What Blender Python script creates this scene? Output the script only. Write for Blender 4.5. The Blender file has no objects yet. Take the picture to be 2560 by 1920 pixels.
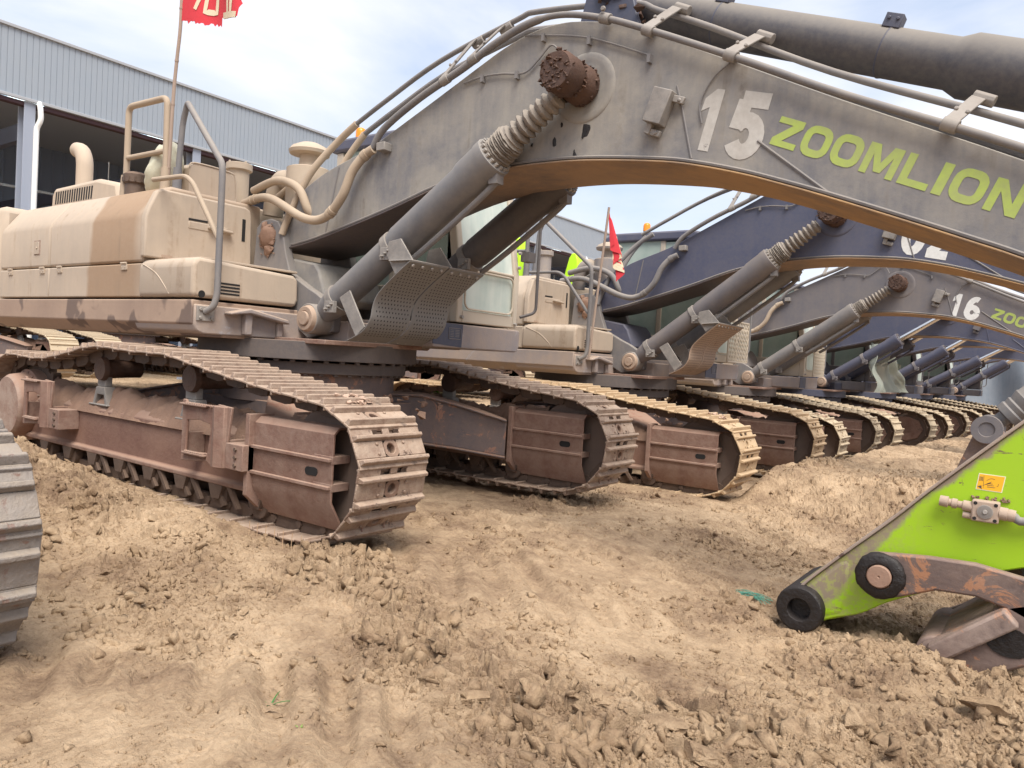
import bpy, math, random
import numpy as np
from mathutils import Vector, Matrix, Euler
R_ = math.radians
rng = random.Random(7)
sc = bpy.context.scene
col = sc.collection
# ------------------------------------------------------------------ camera
cam_d = bpy.data.cameras.new("camera"); cam = bpy.data.objects.new("camera", cam_d); col.objects.link(cam)
cam_d.sensor_width = 36.0; cam_d.lens = 26.37; cam_d.clip_start = 0.05; cam_d.clip_end = 3000
_r = Vector((.80535094, .58989626, .05858553)); _d = Vector((.06690318, .00775046, -.99772937)); _f = Vector((-.58901089, .80744184, -.03322409))
cam.matrix_world = Matrix(((_r.x, -_d.x, -_f.x, 0), (_r.y, -_d.y, -_f.y, 0), (_r.z, -_d.z, -_f.z, 1.30), (0, 0, 0, 1)))
sc.camera = cam
# ------------------------------------------------------------------ light
SUN_EL, SUN_AZ = R_(58), R_(-40)     # azimuth measured in the XY plane from +X
sun_dir = Vector((math.cos(SUN_EL)*math.cos(SUN_AZ), math.cos(SUN_EL)*math.sin(SUN_AZ), math.sin(SUN_EL)))
sl = bpy.data.lights.new("sun", 'SUN'); sl.energy = 1.7; sl.angle = R_(36); sl.color = (1.0, .95, .87)
so = bpy.data.objects.new("sun", sl); col.objects.link(so)
so.rotation_euler = sun_dir.to_track_quat('Z', 'Y').to_euler()
sc.view_settings.view_transform = 'Standard'; sc.view_settings.look = 'None'; sc.view_settings.gamma = 1
sc.view_settings.exposure = 1.62
W = bpy.data.worlds.new("World"); sc.world = W; W.use_nodes = True
nt = W.node_tree; nt.nodes.clear()
def N(nt, t, **kw):
    n = nt.nodes.new(t)
    for k, v in kw.items():
        if k == 'inp':
            for kk, vv in v.items(): n.inputs[kk].default_value = vv
        else: setattr(n, k, v)
    return n
L = nt.links.new
sky = N(nt, 'ShaderNodeTexSky', sky_type='NISHITA', sun_disc=False)
sky.sun_elevation = SUN_EL; sky.sun_rotation = math.atan2(sun_dir.x, sun_dir.y)
sky.air_density = 1.0; sky.dust_density = 1.5
tc = N(nt, 'ShaderNodeTexCoord')
mp = N(nt, 'ShaderNodeMapping'); mp.inputs['Scale'].default_value = (1, 1, 2.6); mp.inputs['Rotation'].default_value = (.25, .3, .4)
n1 = N(nt, 'ShaderNodeTexNoise', inp={'Scale': 1.7, 'Detail': 7.0, 'Roughness': .52, 'Distortion': .35})
r1 = N(nt, 'ShaderNodeValToRGB'); r1.color_ramp.elements[0].position = .40; r1.color_ramp.elements[1].position = .60
mx = N(nt, 'ShaderNodeMix', data_type='RGBA')
mul = N(nt, 'ShaderNodeVectorMath', operation='SCALE'); mul.inputs['Scale'].default_value = .75
bg = N(nt, 'ShaderNodeBackground', inp={'Strength': .086}); out = N(nt, 'ShaderNodeOutputWorld')
L(tc.outputs['Generated'], mp.inputs['Vector']); L(mp.outputs[0], n1.inputs['Vector']); L(n1.outputs[0], r1.inputs[0])
L(sky.outputs[0], mul.inputs[0])
L(r1.outputs[0], mx.inputs[0])
addb = N(nt, 'ShaderNodeMix', data_type='RGBA', inp={0: .52}); L(mul.outputs[0], addb.inputs[6]); addb.inputs[7].default_value = (3.0, 3.45, 4.3, 1)
L(addb.outputs[2], mx.inputs[6]); mx.inputs[7].default_value = (3.9, 4.0, 4.35, 1)
L(mx.outputs[2], bg.inputs[0]); L(bg.outputs[0], out.inputs[0])

# ------------------------------------------------------------------ mesh helpers
def V3(a): return Vector(a)
class MB:
    def __init__(s): s.v = []; s.f = []; s.m = []; s.mi = 0
    def add(s, vs, fs):
        b = len(s.v); s.v += [tuple(v) for v in vs]
        for f in fs: s.f.append(tuple(b+i for i in f)); s.m.append(s.mi)
        return s
    def box(s, x0, x1, y0, y1, z0, z1, M=None):
        vs = [Vector((x, y, z)) for z in (z0, z1) for y in (y0, y1) for x in (x0, x1)]
        if M: vs = [M @ v for v in vs]
        return s.add(vs, [(0, 2, 3, 1), (4, 5, 7, 6), (0, 1, 5, 4), (2, 6, 7, 3), (0, 4, 6, 2), (1, 3, 7, 5)])
    def prism(s, poly, a, b, ax='y', M=None):
        n = len(poly)
        ar = sum(poly[i][0]*poly[(i+1) % n][1]-poly[(i+1) % n][0]*poly[i][1] for i in range(n))
        if ar < 0: poly = poly[::-1]
        def mk(p, t):
            if ax == 'y': return Vector((p[0], t, p[1]))
            if ax == 'x': return Vector((t, p[0], p[1]))
            return Vector((p[0], p[1], t))
        lo, hi = min(a, b), max(a, b)
        vs = [mk(p, lo) for p in poly]+[mk(p, hi) for p in poly]
        if M: vs = [M @ v for v in vs]
        fl = ax == 'y'
        fs = [tuple(range(n-1, -1, -1)), tuple(range(n, 2*n))]+[(i, (i+1) % n, n+(i+1) % n, n+i) for i in range(n)]
        if fl: fs = [f[::-1] for f in fs]
        return s.add(vs, fs)
    def cyl(s, p0, p1, r0, r1=None, n=20, caps=True):
        return s.lathe(p0, Vector(p1)-Vector(p0), [(0, r0), (1, r1 if r1 is not None else r0)], n, caps)
    def lathe(s, p0, d, prof, n=24, caps=True, wob=0):
        p0 = Vector(p0); d = Vector(d); z = d.normalized()
        u = z.orthogonal().normalized()
        if abs(z.y) > .9: u = Vector((1, 0, 0))
        w = z.cross(u)
        vs = []; k = len(prof)
        for t, r in prof:
            for i in range(n):
                a = 2*math.pi*i/n; rr = r*(1+(rng.uniform(-wob, wob) if wob else 0))
                vs.append(p0+d*(t+(rng.uniform(-wob, wob)*.06 if wob else 0))+(u*math.cos(a)+w*math.sin(a))*rr)
        fs = [(j*n+i, j*n+(i+1) % n, (j+1)*n+(i+1) % n, (j+1)*n+i) for j in range(k-1) for i in range(n)]
        if caps: fs += [tuple(range(n-1, -1, -1)), tuple(range((k-1)*n, k*n))]
        return s.add(vs, fs)
    def tube(s, path, r, n=10, sub=6, caps=True):
        P = smooth(path, sub) if sub else [Vector(p) for p in path]
        vs = []; T = None; up = None
        rr = r if callable(r) else (lambda t: r)
        for i, p in enumerate(P):
            d = (P[min(i+1, len(P)-1)]-P[max(i-1, 0)]).normalized()
            if up is None: up = d.orthogonal().normalized()
            up = (up-d*up.dot(d)).normalized(); w = d.cross(up)
            q = rr(i/(len(P)-1))
            for k in range(n):
                a = 2*math.pi*k/n; vs.append(p+(up*math.cos(a)+w*math.sin(a))*q)
        m = len(P)
        fs = [(j*n+i, j*n+(i+1) % n, (j+1)*n+(i+1) % n, (j+1)*n+i) for j in range(m-1) for i in range(n)]
        if caps: fs += [tuple(range(n-1, -1, -1)), tuple(range((m-1)*n, m*n))]
        return s.add(vs, fs)
    def bolt(s, p, d, r=.014, h=.014): return s.cyl(p, Vector(p)+Vector(d).normalized()*h, r, r*.9, 6)
    def mesh(s, name, mats, ang=32):
        me = bpy.data.meshes.new(name); me.from_pydata(s.v, [], s.f)
        mats = mats if isinstance(mats, (list, tuple)) else [mats]
        for m in mats: me.materials.append(m)
        if len(mats) > 1: me.polygons.foreach_set('material_index', s.m)
        me.polygons.foreach_set('use_smooth', [True]*len(me.polygons))
        me.set_sharp_from_angle(angle=R_(ang)); me.update()
        return me
    def build(s, name, mats, parent=None, bevel=0, ang=32, seg=2):
        o = bpy.data.objects.new(name, s.mesh(name, mats, ang)); col.objects.link(o)
        if parent: o.parent = parent
        if bevel:
            b = o.modifiers.new('bevel', 'BEVEL'); b.width = bevel; b.segments = seg; b.limit_method = 'ANGLE'; b.angle_limit = R_(35)
        return o
def smooth(path, sub=6):
    P = [Vector(p) for p in path]; out = []
    if len(P) < 3: return P
    for i in range(len(P)-1):
        a = P[max(i-1, 0)]; b = P[i]; c = P[i+1]; d = P[min(i+2, len(P)-1)]
        for k in range(sub):
            t = k/sub
            out.append(.5*((2*b)+(c-a)*t+(2*a-5*b+4*c-d)*t*t+(3*b-a-3*c+d)*t**3))
    out.append(P[-1]); return out
def filleted(path, r=.06, k=5):
    P = [Vector(p) for p in path]; out = [P[0]]
    for i in range(1, len(P)-1):
        a, b, c = P[i-1], P[i], P[i+1]
        q = min(r, (a-b).length*.45, (c-b).length*.45)
        s0 = b+(a-b).normalized()*q; s1 = b+(c-b).normalized()*q
        for j in range(k+1):
            t = j/k; out.append(s0*(1-t)**2+b*2*t*(1-t)+s1*t*t)
    out.append(P[-1]); return out
def tag(o, label=None, cat=None, group=None, kind=None):
    if label: o['label'] = label
    if cat: o['category'] = cat
    if group: o['group'] = group
    if kind: o['kind'] = kind
    return o
def thing(name, label, cat, loc=(0, 0, 0), rz=0, group=None):
    o = bpy.data.objects.new(name, None); col.objects.link(o); o.empty_display_size = .3
    o.location = loc; o.rotation_euler = (0, 0, rz)
    return tag(o, label, cat, group)
VS = [1.0]
def strokes(mb, lines, w, to3, th=.003):
    """thick 2D polylines -> flat slabs; to3 maps (u, v, height) to space"""
    for ln in lines:
        closed = ln[0] == ln[-1] and len(ln) > 2
        vs_ = VS[0]
        P = [Vector((p[0], p[1]*vs_, 0)) for p in (ln[:-1] if closed else ln)]; n = len(P)
        A = []; B = []
        for i in range(n):
            p = P[i]
            a = P[(i-1) % n] if (closed or i > 0) else None; c = P[(i+1) % n] if (closed or i < n-1) else None
            d0 = (p-a).normalized() if a is not None else None; d1 = (c-p).normalized() if c is not None else None
            if d0 is None: d0 = d1
            if d1 is None: d1 = d0
            n0 = Vector((-d0.y, d0.x, 0)); n1_ = Vector((-d1.y, d1.x, 0)); m = (n0+n1_)
            m = m.normalized() if m.length > 1e-6 else n0
            k = min(1/max(m.dot(n0), .3), 2.2)*w/2
            A.append(p+m*k); B.append(p-m*k)
        vs = [to3(q.x, q.y/vs_, th) for q in A]+[to3(q.x, q.y/vs_, th) for q in B]+[to3(q.x, q.y/vs_, 0) for q in A]+[to3(q.x, q.y/vs_, 0) for q in B]
        fs = []
        for i in range(n if closed else n-1):
            j = (i+1) % n
            fs += [(i, j, n+j, n+i), (2*n+i, 2*n+j, j, i), (n+i, n+j, 3*n+j, 3*n+i)]
        mb.add(vs, fs)
def rr(w, h, r, k=4):
    pts = []
    for cx, cy, a0 in ((w-r, h-r, 0), (r, h-r, 90), (r, r, 180), (w-r, r, 270)):
        for i in range(k+1):
            a = R_(a0+90*i/k); pts.append((cx+r*math.cos(a), cy+r*math.sin(a)))
    pts.append(pts[0]); return pts
def arc(cx, cy, rx, ry, a0, a1, k=10):
    return [(cx+rx*math.cos(R_(a0+(a1-a0)*i/k)), cy+ry*math.sin(R_(a0+(a1-a0)*i/k))) for i in range(k+1)]
# glyphs in a unit box (u 0..1 wide, v 0..1 high)
GP = {
 'Z': [(0, 1), (1, 1), (1, .76), (.40, .21), (1, .21), (1, 0), (0, 0), (0, .24), (.60, .79), (0, .79)],
 'M': [(0, 0), (0, 1), (.30, 1), (.5, .42), (.70, 1), (1, 1), (1, 0), (.79, 0), (.79, .66), (.60, .12), (.40, .12), (.21, .66), (.21, 0)],
 'N': [(0, 0), (0, 1), (.30, 1), (.74, .36), (.74, 1), (1, 1), (1, 0), (.70, 0), (.26, .64), (.26, 0)],
 'L': [(0, 0), (0, 1), (.27, 1), (.27, .22), (1, .22), (1, 0)],
 'I': [(0, 0), (0, 1), (1, 1), (1, 0)],
 '1': [(.22, 0), (.22, .70), (-.10, .62), (-.06, .83), (.34, 1), (.66, 1), (.66, 0)],
}
GL = {
 'O': [[(u*.80+.10, v*.80+.1) for u, v in rr(1, 1, .34)]],
 '5': [[(.98, .90), (.16, .90)], [(.27, .88), (.20, .42)], arc(.50, .33, .36, .25, 150, -150, 18)],
 '6': [arc(.62, .48, .44, .42, 70, 180, 8)+[(.18, .36)], [(.5+.35*math.cos(R_(a)), .31+.22*math.sin(R_(a))) for a in range(0, 361, 24)]],
 '0': [[(.5+.36*math.cos(R_(a)), .5+.41*math.sin(R_(a))) for a in range(0, 361, 20)]],
 '2': [arc(.5, .67, .34, .24, 165, -30, 10)+[(.16, .14)], [(.02, .10), (.98, .10)]],
}
def glyph_text(mb, s, o, du, dv, gw, gap, w, to, narrow=('I',)):
    """o origin, du/dv unit direction vectors per unit, gw glyph widths; to: y plane"""
    x = 0; VS[0] = Vector(dv).length
    for ch in s:
        g = gw*(.32 if ch in narrow else (.75 if ch == '1' else (1.2 if ch == 'M' else 1)))
        def to3(u, v, t, x=x):
            q = Vector(o)+Vector(du)*(x+u)+Vector(dv)*v; return (q.x, to-t*.4, q.z)
        if ch in GP:
            P = [(u*g, v) for u, v in GP[ch]]; n = len(P)
            mb.add([to3(u, v, .003) for u, v in P]+[to3(u, v, 0) for u, v in P], [tuple(range(n))]+[(i, (i+1) % n, n+(i+1) % n, n+i) for i in range(n)])
        else:
            for k, ln in enumerate(GL[ch]): strokes(mb, [[(p[0]*g, p[1]) for p in ln]], w, to3, .003+.0007*k)
        x += g+gap
    return x

# ------------------------------------------------------------------ materials
def new_mat(name):
    m = bpy.data.materials.new(name); m.use_nodes = True; m.node_tree.nodes.clear(); nt = m.node_tree
    o = N(nt, 'ShaderNodeOutputMaterial'); b = N(nt, 'ShaderNodeBsdfPrincipled'); nt.links.new(b.outputs[0], o.inputs[0])
    return m, nt, b
def c4(c): return (c[0], c[1], c[2], 1)
def paint(name, base, dust=(.42, .31, .21), amt=.45, up=.45, chip=None, chip_t=.64, rough=.62, metal=0, bump=.25, sc_=1.0, spots=None, streak=.25, band=None, var=.12, fine=70, gradx=None, big=(.36, .66), wear=None, cav=None, scrape=None, runs=None):
    m, nt, b = new_mat(name); l = nt.links.new
    tc = N(nt, 'ShaderNodeTexCoord'); P = tc.outputs['Object']
    def noise(s, d=5, rg=.6, vec=None, dist=0):
        n = N(nt, 'ShaderNodeTexNoise', inp={'Scale': s*sc_, 'Detail': d, 'Roughness': rg, 'Distortion': dist}); l(vec or P, n.inputs['Vector']); return n.outputs[0]
    def math_(op, a, b_=None, cl=False):
        n = N(nt, 'ShaderNodeMath', operation=op, use_clamp=cl)
        for i, q in enumerate((a, b_)):
            if q is None: continue
            if isinstance(q, (int, float)): n.inputs[i].default_value = q
            else: l(q, n.inputs[i])
        return n.outputs[0]
    def ramp(v, a, c):
        n = N(nt, 'ShaderNodeMapRange', inp={'From Min': a, 'From Max': c}); l(v, n.inputs[0]); return n.outputs[0]
    def mix(f, a, c):
        n = N(nt, 'ShaderNodeMix', data_type='RGBA')
        for i, q in ((0, f), (6, a), (7, c)):
            if isinstance(q, (int, float)): n.inputs[i].default_value = q
            elif isinstance(q, tuple): n.inputs[i].default_value = c4(q)
            else: l(q, n.inputs[i])
        return n.outputs[2]
    n1 = noise(1.1, 6, .62, dist=.4); n2 = noise(7, 6, .7); n3 = noise(fine*.4, 4, .65)
    mpn = N(nt, 'ShaderNodeMapping'); mpn.inputs['Scale'].default_value = (9, 9, .7); l(P, mpn.inputs[0])
    n4 = noise(1.0, 4, .6, mpn.outputs[0])
    g = N(nt, 'ShaderNodeNewGeometry'); sx = N(nt, 'ShaderNodeSeparateXYZ'); l(g.outputs['Normal'], sx.inputs[0])
    upv = math_('MULTIPLY', ramp(sx.outputs[2], .05, .9), up)
    d = math_('ADD', math_('MULTIPLY', ramp(n1, *big), .55), math_('MULTIPLY', ramp(n2, .3, .7), .35))
    d = math_('ADD', d, math_('MULTIPLY', ramp(n4, .35, .7), streak))
    d = math_('ADD', math_('ADD', math_('MULTIPLY', d, amt*1.3), upv), amt*.25, True)
    if gradx:  # dust thinned toward low x to paint shade in, retinted toward high x
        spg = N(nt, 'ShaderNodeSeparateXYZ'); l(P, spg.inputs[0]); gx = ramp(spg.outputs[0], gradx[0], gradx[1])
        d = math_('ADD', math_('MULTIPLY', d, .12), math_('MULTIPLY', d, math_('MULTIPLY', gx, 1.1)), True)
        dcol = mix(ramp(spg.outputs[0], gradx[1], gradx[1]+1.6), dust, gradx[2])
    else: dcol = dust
    c = mix(d, base, dcol)
    dk = tuple(x*(1-var*2.2) for x in dust)
    if band:   # wet mud stain crossing the panels
        sp = N(nt, 'ShaderNodeSeparateXYZ'); l(P, sp.inputs[0])
        xx = math_('ADD', sp.outputs[0], math_('MULTIPLY', math_('SUBTRACT', noise(.9, 3, .55), .5), band[2]))
        f = math_('MULTIPLY', ramp(xx, band[0], band[0]+.05), ramp(xx, band[1]+.22, band[1]))
        c = mix(math_('MULTIPLY', f, .8), c, band[3])
    c = mix(math_('MULTIPLY', ramp(n3, .35, .75), var*2), c, dk)
    if chip:
        n5 = noise(3.2, 8, .72, dist=.8)
        f = ramp(n5, chip_t, chip_t+.025); c = mix(f, c, chip)
    if spots:
        n6 = noise(2.3, 3, .5, dist=.3); f = ramp(n6, spots[0], spots[0]+.04); c = mix(math_('MULTIPLY', f, .85), c, spots[1])
    if runs: c = mix(math_('MULTIPLY', math_('MULTIPLY', ramp(n4, .54, .72), ramp(n2, .40, .60)), runs[1]), c, runs[0])
    if scrape:   # bare scraped zone: near the nose and along the upper edge of the plate
        sq = N(nt, 'ShaderNodeSeparateXYZ'); l(P, sq.inputs[0]); X_, Z_ = sq.outputs[0], sq.outputs[2]
        s_ = math_('ADD', math_('MULTIPLY', math_('SUBTRACT', X_, 5.0), -.724), math_('MULTIPLY', math_('SUBTRACT', Z_, .115), .69))
        wd = math_('ADD', .022, math_('MULTIPLY', ramp(X_, 5.50, 5.0), .17))
        nn = math_('MULTIPLY', math_('SUBTRACT', noise(9, 6, .7), .5), .13)
        f = ramp(math_('ADD', math_('ADD', s_, wd), nn), -.012, .022); c = mix(math_('MULTIPLY', f, .92), c, scrape[0])
        ms = N(nt, 'ShaderNodeMapping'); ms.inputs['Scale'].default_value = (7, 7, 34); ms.inputs['Rotation'].default_value = (0, .75, 0); l(P, ms.inputs[0])
        c = mix(math_('MULTIPLY', ramp(noise(1.0, 5, .7, ms.outputs[0]), .655, .675), .85), c, (.16, .10, .06))
        c = mix(math_('MULTIPLY', ramp(noise(11, 5, .75), .68, .70), .9), c, (.15, .08, .055))
        f2 = math_('MULTIPLY', ramp(X_, 5.62, 5.15), ramp(noise(30, 5, .7), .46, .56)); c = mix(math_('MULTIPLY', f2, .75), c, scrape[1])
    if wear: c = mix(math_('MULTIPLY', ramp(g.outputs['Pointiness'], .525, .62), ramp(n2, .3, .6)), c, wear)
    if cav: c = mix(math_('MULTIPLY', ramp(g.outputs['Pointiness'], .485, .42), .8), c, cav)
    l(c, b.inputs['Base Color'])
    rv = N(nt, 'ShaderNodeMapRange', inp={'To Min': rough, 'To Max': .95}); l(d, rv.inputs[0]); l(rv.outputs[0], b.inputs['Roughness'])
    if metal:
        mv = N(nt, 'ShaderNodeMapRange', inp={'To Min': metal, 'To Max': 0}); l(d, mv.inputs[0]); l(mv.outputs[0], b.inputs['Metallic'])
    bp = N(nt, 'ShaderNodeBump', inp={'Strength': bump, 'Distance': .006})
    l(math_('ADD', n3, math_('MULTIPLY', n2, 1.5)), bp.inputs['Height']); l(bp.outputs[0], b.inputs['Normal'])
    return m
def simple(name, c, rough=.5, metal=0, **kw):
    m, nt, b = new_mat(name); b.inputs['Base Color'].default_value = c4(c); b.inputs['Roughness'].default_value = rough; b.inputs['Metallic'].default_value = metal
    for k, v in kw.items(): b.inputs[k].default_value = v
    return m
DU = (.47, .345, .225)
M = {}
M['body'] = paint('dusty_body_paint', (.38, .31, .245), dust=(.52, .415, .315), amt=.5, up=.35, rough=.6, bump=.12, streak=.5, var=.08, chip=(.30, .17, .10), chip_t=.72, big=(.40, .6), runs=((.27, .19, .13), .75))
M['body_band'] = paint('dusty_body_paint_mud_band', (.38, .31, .245), dust=(.51, .405, .31), amt=.5, up=.35, rough=.6, bump=.12, streak=.5, big=(.40, .6), chip=(.30, .17, .10), chip_t=.72, runs=((.27, .19, .13), .75), band=(-1.5, -.62, .55, (.30, .185, .105)), var=.07)
M['skirt'] = paint('dark_skirt_paint', (.25, .17, .13), dust=(.42, .30, .22), amt=.55, up=.5, rough=.6, bump=.15, spots=(.56, (.13, .09, .075)))
M['deckgrey'] = paint('grey_blue_deck_paint', (.19, .19, .22), dust=(.42, .32, .25), amt=.55, up=.6, chip=(.36, .33, .33), chip_t=.62, bump=.3)
M['boom'] = paint('dusty_grey_boom_paint', (.078, .085, .115), dust=(.33, .30, .26), amt=.6, up=.4, big=(.42, .58), chip=(.34, .2, .12), chip_t=.72, bump=.16, streak=.4, runs=((.10, .08, .07), .6))
M['boom_under'] = paint('dusty_shaded_boom_underside', (.075, .07, .085), dust=(.34, .23, .15), amt=.75, up=.2, gradx=(1.6, 3.0, (.42, .255, .12)), chip=(.15, .08, .05), chip_t=.7, bump=.3)  # shadow painted in toward the boom foot, orange dust toward the tip
M['cyl'] = paint('dusty_grey_cylinder_paint', (.10, .108, .13), dust=(.31, .28, .25), amt=.42, up=.45, rough=.45, bump=.06, var=.06, chip=(.30, .27, .25), chip_t=.74)
M['armcyl'] = paint('dark_arm_cylinder_paint', (.035, .036, .052), dust=(.30, .26, .21), amt=.12, up=.6, rough=.45, bump=.06)
M['can_tan'] = paint('dusty_canister', (.42, .35, .275), dust=(.50, .40, .30), amt=.6, up=.3, bump=.1)
M['cyl_dark'] = paint('dark_grey_cylinder_paint', (.045, .045, .055), dust=(.2, .165, .14), amt=.28, up=.4, rough=.5, bump=.08)
M['steel'] = paint('dusty_grey_steel', (.13, .128, .13), dust=(.32, .27, .225), amt=.38, up=.45, bump=.15, wear=(.36, .33, .3))
M['hose'] = paint('dust_coated_hose', (.33, .25, .18), dust=(.47, .37, .27), amt=.5, up=.3, bump=.12, var=.12)
M['pipe'] = paint('dusty_pipe', (.10, .105, .125), dust=(.33, .285, .24), amt=.34, up=.45, bump=.1, var=.1)
M['frame'] = paint('rusty_brown_track_frame', (.145, .066, .05), dust=(.36, .225, .16), amt=.30, up=.6, big=(.42, .6), var=.16, chip=(.07, .04, .034), chip_t=.63, bump=.45, rough=.75, wear=(.34, .25, .20))
M['xframe'] = paint('dark_chassis_paint_with_rust', (.07, .07, .085), dust=(.33, .21, .15), amt=.32, up=.8, chip=(.30, .16, .11), chip_t=.57, bump=.3)
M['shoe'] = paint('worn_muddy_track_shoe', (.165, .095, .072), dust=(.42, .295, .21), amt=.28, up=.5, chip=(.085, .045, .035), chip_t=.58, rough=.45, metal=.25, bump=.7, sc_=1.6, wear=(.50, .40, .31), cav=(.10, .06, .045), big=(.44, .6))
M['shoe_y'] = paint('clay_covered_track_shoe', (.32, .20, .10), dust=(.53, .385, .24), amt=.6, up=.4, chip=(.2, .1, .05), chip_t=.66, bump=.5, sc_=1.6)
M['shoe_c'] = paint('pale_clay_track_shoe', (.32, .24, .16), dust=(.50, .40, .275), amt=.65, up=.4, chip=(.2, .14, .09), chip_t=.66, bump=.6, sc_=1.6)
M['shoe_d'] = paint('worn_blue_grey_track_shoe', (.075, .08, .10), dust=(.40, .31, .22), amt=.34, up=.35, chip=(.20, .11, .075), chip_t=.56, rough=.4, metal=.35, bump=.7, sc_=1.8, wear=(.27, .25, .24), big=(.44, .6))
M['link'] = paint('dark_track_link', (.05, .035, .03), dust=(.2, .13, .09), amt=.35, up=.5, bump=.5)
M['idler'] = paint('idler_steel', (.11, .085, .075), dust=(.25, .17, .125), amt=.4, up=.3, metal=.3, bump=.1)
M['rim'] = simple('polished_idler_rim', (.42, .34, .3), .35, .7)
M['grease'] = paint('greasy_mud', (.02, .012, .010), dust=(.13, .065, .04), amt=.42, up=.35, bump=1.0, rough=.4, fine=120)
M['tar'] = paint('black_grease', (.006, .005, .005), dust=(.03, .022, .02), amt=.3, up=.3, bump=.8, rough=.3)
M['mudlump'] = paint('dried_brown_mud', (.14, .07, .045), dust=(.33, .21, .145), amt=.35, up=.35, bump=1.0, fine=110)
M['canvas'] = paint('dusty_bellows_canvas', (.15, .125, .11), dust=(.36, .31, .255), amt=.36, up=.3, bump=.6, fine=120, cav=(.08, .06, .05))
M['chrome'] = simple('chrome_rod', (.75, .74, .73), .16, 1.0)
M['black'] = simple('black_recess', (.012, .011, .011), .8)
M['cream'] = paint('cream_cab_paint', (.50, .44, .36), dust=(.5, .41, .31), amt=.4, up=.4, bump=.06, var=.05)
M['white'] = paint('white_sprayed_number', (.60, .58, .54), dust=(.36, .32, .28), amt=.5, up=.2, chip=(.2, .18, .17), chip_t=.63, bump=.05)
M['white2'] = paint('bright_white_sprayed_number', (.75, .75, .73), dust=(.45, .41, .36), amt=.12, up=.1, chip=(.2, .2, .22), chip_t=.68, bump=.05)
M['lime_txt'] = paint('lime_lettering', (.40, .53, .06), dust=(.33, .32, .20), amt=.42, up=.1, bump=.04)
M['lime'] = paint('lime_green_arm_paint', (.33, .55, .008), dust=(.36, .47, .05), amt=.12, up=.12, chip=(.15, .075, .05), chip_t=.655, rough=.4, bump=.04, var=.05, scrape=((.27, .19, .165), (.34, .36, .10)))
M['lime_worn'] = paint('worn_lime_paint', (.33, .48, .02), dust=(.38, .28, .18), amt=.75, up=.6, chip=(.15, .08, .06), chip_t=.585, rough=.6, bump=.2)
M['bare'] = paint('bare_dusty_plate', (.24, .17, .14), dust=(.40, .32, .26), amt=.5, up=.4, chip=(.1, .06, .05), chip_t=.63, bump=.3)
M['linkarm'] = paint('scratched_dark_linkage', (.07, .055, .058), dust=(.27, .17, .125), amt=.35, up=.4, chip=(.34, .16, .085), chip_t=.56, rough=.42, bump=.3, wear=(.42, .33, .28))
M['navy'] = paint('navy_boom_paint', (.05, .062, .12), dust=(.20, .175, .17), amt=.22, up=.35, rough=.4, bump=.06, chip=(.25, .24, .25), chip_t=.72)
M['navyd'] = paint('dark_navy_paint', (.035, .045, .085), dust=(.16, .14, .14), amt=.18, up=.35, rough=.42, bump=.06)
M['slate'] = paint('dusty_slate_boom_paint', (.09, .095, .125), dust=(.27, .225, .19), amt=.42, up=.4, rough=.55, bump=.1, chip=(.32, .22, .16), chip_t=.73)
M['can'] = paint('dusty_blue_canister', (.12, .14, .20), dust=(.42, .34, .26), amt=.5, up=.6, bump=.08)
M['beacon'] = simple('orange_beacon_lens', (.9, .28, .02), .25)
M['glass'] = paint('dusty_cab_glass', (.36, .45, .41), dust=(.60, .64, .58), amt=.7, up=0, rough=.2, bump=.02, streak=.6)
M['glass2'] = paint('dusty_green_cab_glass', (.20, .31, .27), dust=(.50, .55, .49), amt=.6, up=.0, rough=.2, bump=.02, streak=.1)
M['flag'] = paint('faded_red_flag', (.62, .03, .045), dust=(.62, .06, .07), amt=.2, up=0, rough=.8, bump=.15, var=.1)
M['flagtxt'] = simple('cream_flag_lettering', (.72, .60, .42), .8)
M['bamboo'] = paint('dry_bamboo', (.30, .215, .17), dust=(.42, .32, .25), amt=.4, up=.2, bump=.2)
M['sack'] = paint('pale_plastic_sack', (.62, .62, .48), dust=(.5, .42, .3), amt=.25, up=.1, bump=.2)
M['sticker'] = simple('orange_sticker', (.85, .44, .02), .5)
M['stickw'] = simple('cream_sticker_border', (.72, .70, .5), .5)
M['net'] = None
MAP = M
# ------------------------------------------------------------------ ground
rs = np.random.RandomState(11)
def hash2(ix, iy, s):
    h = (ix.astype(np.int64)*374761393+iy.astype(np.int64)*668265263+s*1442695041) & 0xffffffff
    h = ((h ^ (h >> 13))*1274126177) & 0xffffffff
    return ((h ^ (h >> 16)) & 0xffff)/65535.0
def vnoise(x, y, s=0):
    ix = np.floor(x); iy = np.floor(y); fx = x-ix; fy = y-iy
    fx = fx*fx*fx*(fx*(fx*6-15)+10); fy = fy*fy*fy*(fy*(fy*6-15)+10)
    a = hash2(ix, iy, s); b = hash2(ix+1, iy, s); c = hash2(ix, iy+1, s); d = hash2(ix+1, iy+1, s)
    return (a*(1-fx)+b*fx)*(1-fy)+(c*(1-fx)+d*fx)*fy
def fbm(x, y, o=5, s=0, g=.5):
    t = 0; a = 1; n = 0
    for i in range(o):
        t = t+a*vnoise(x*2**i+i*17.3, y*2**i-i*9.1, s+i); n += a; a *= g
    return t/n
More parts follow.
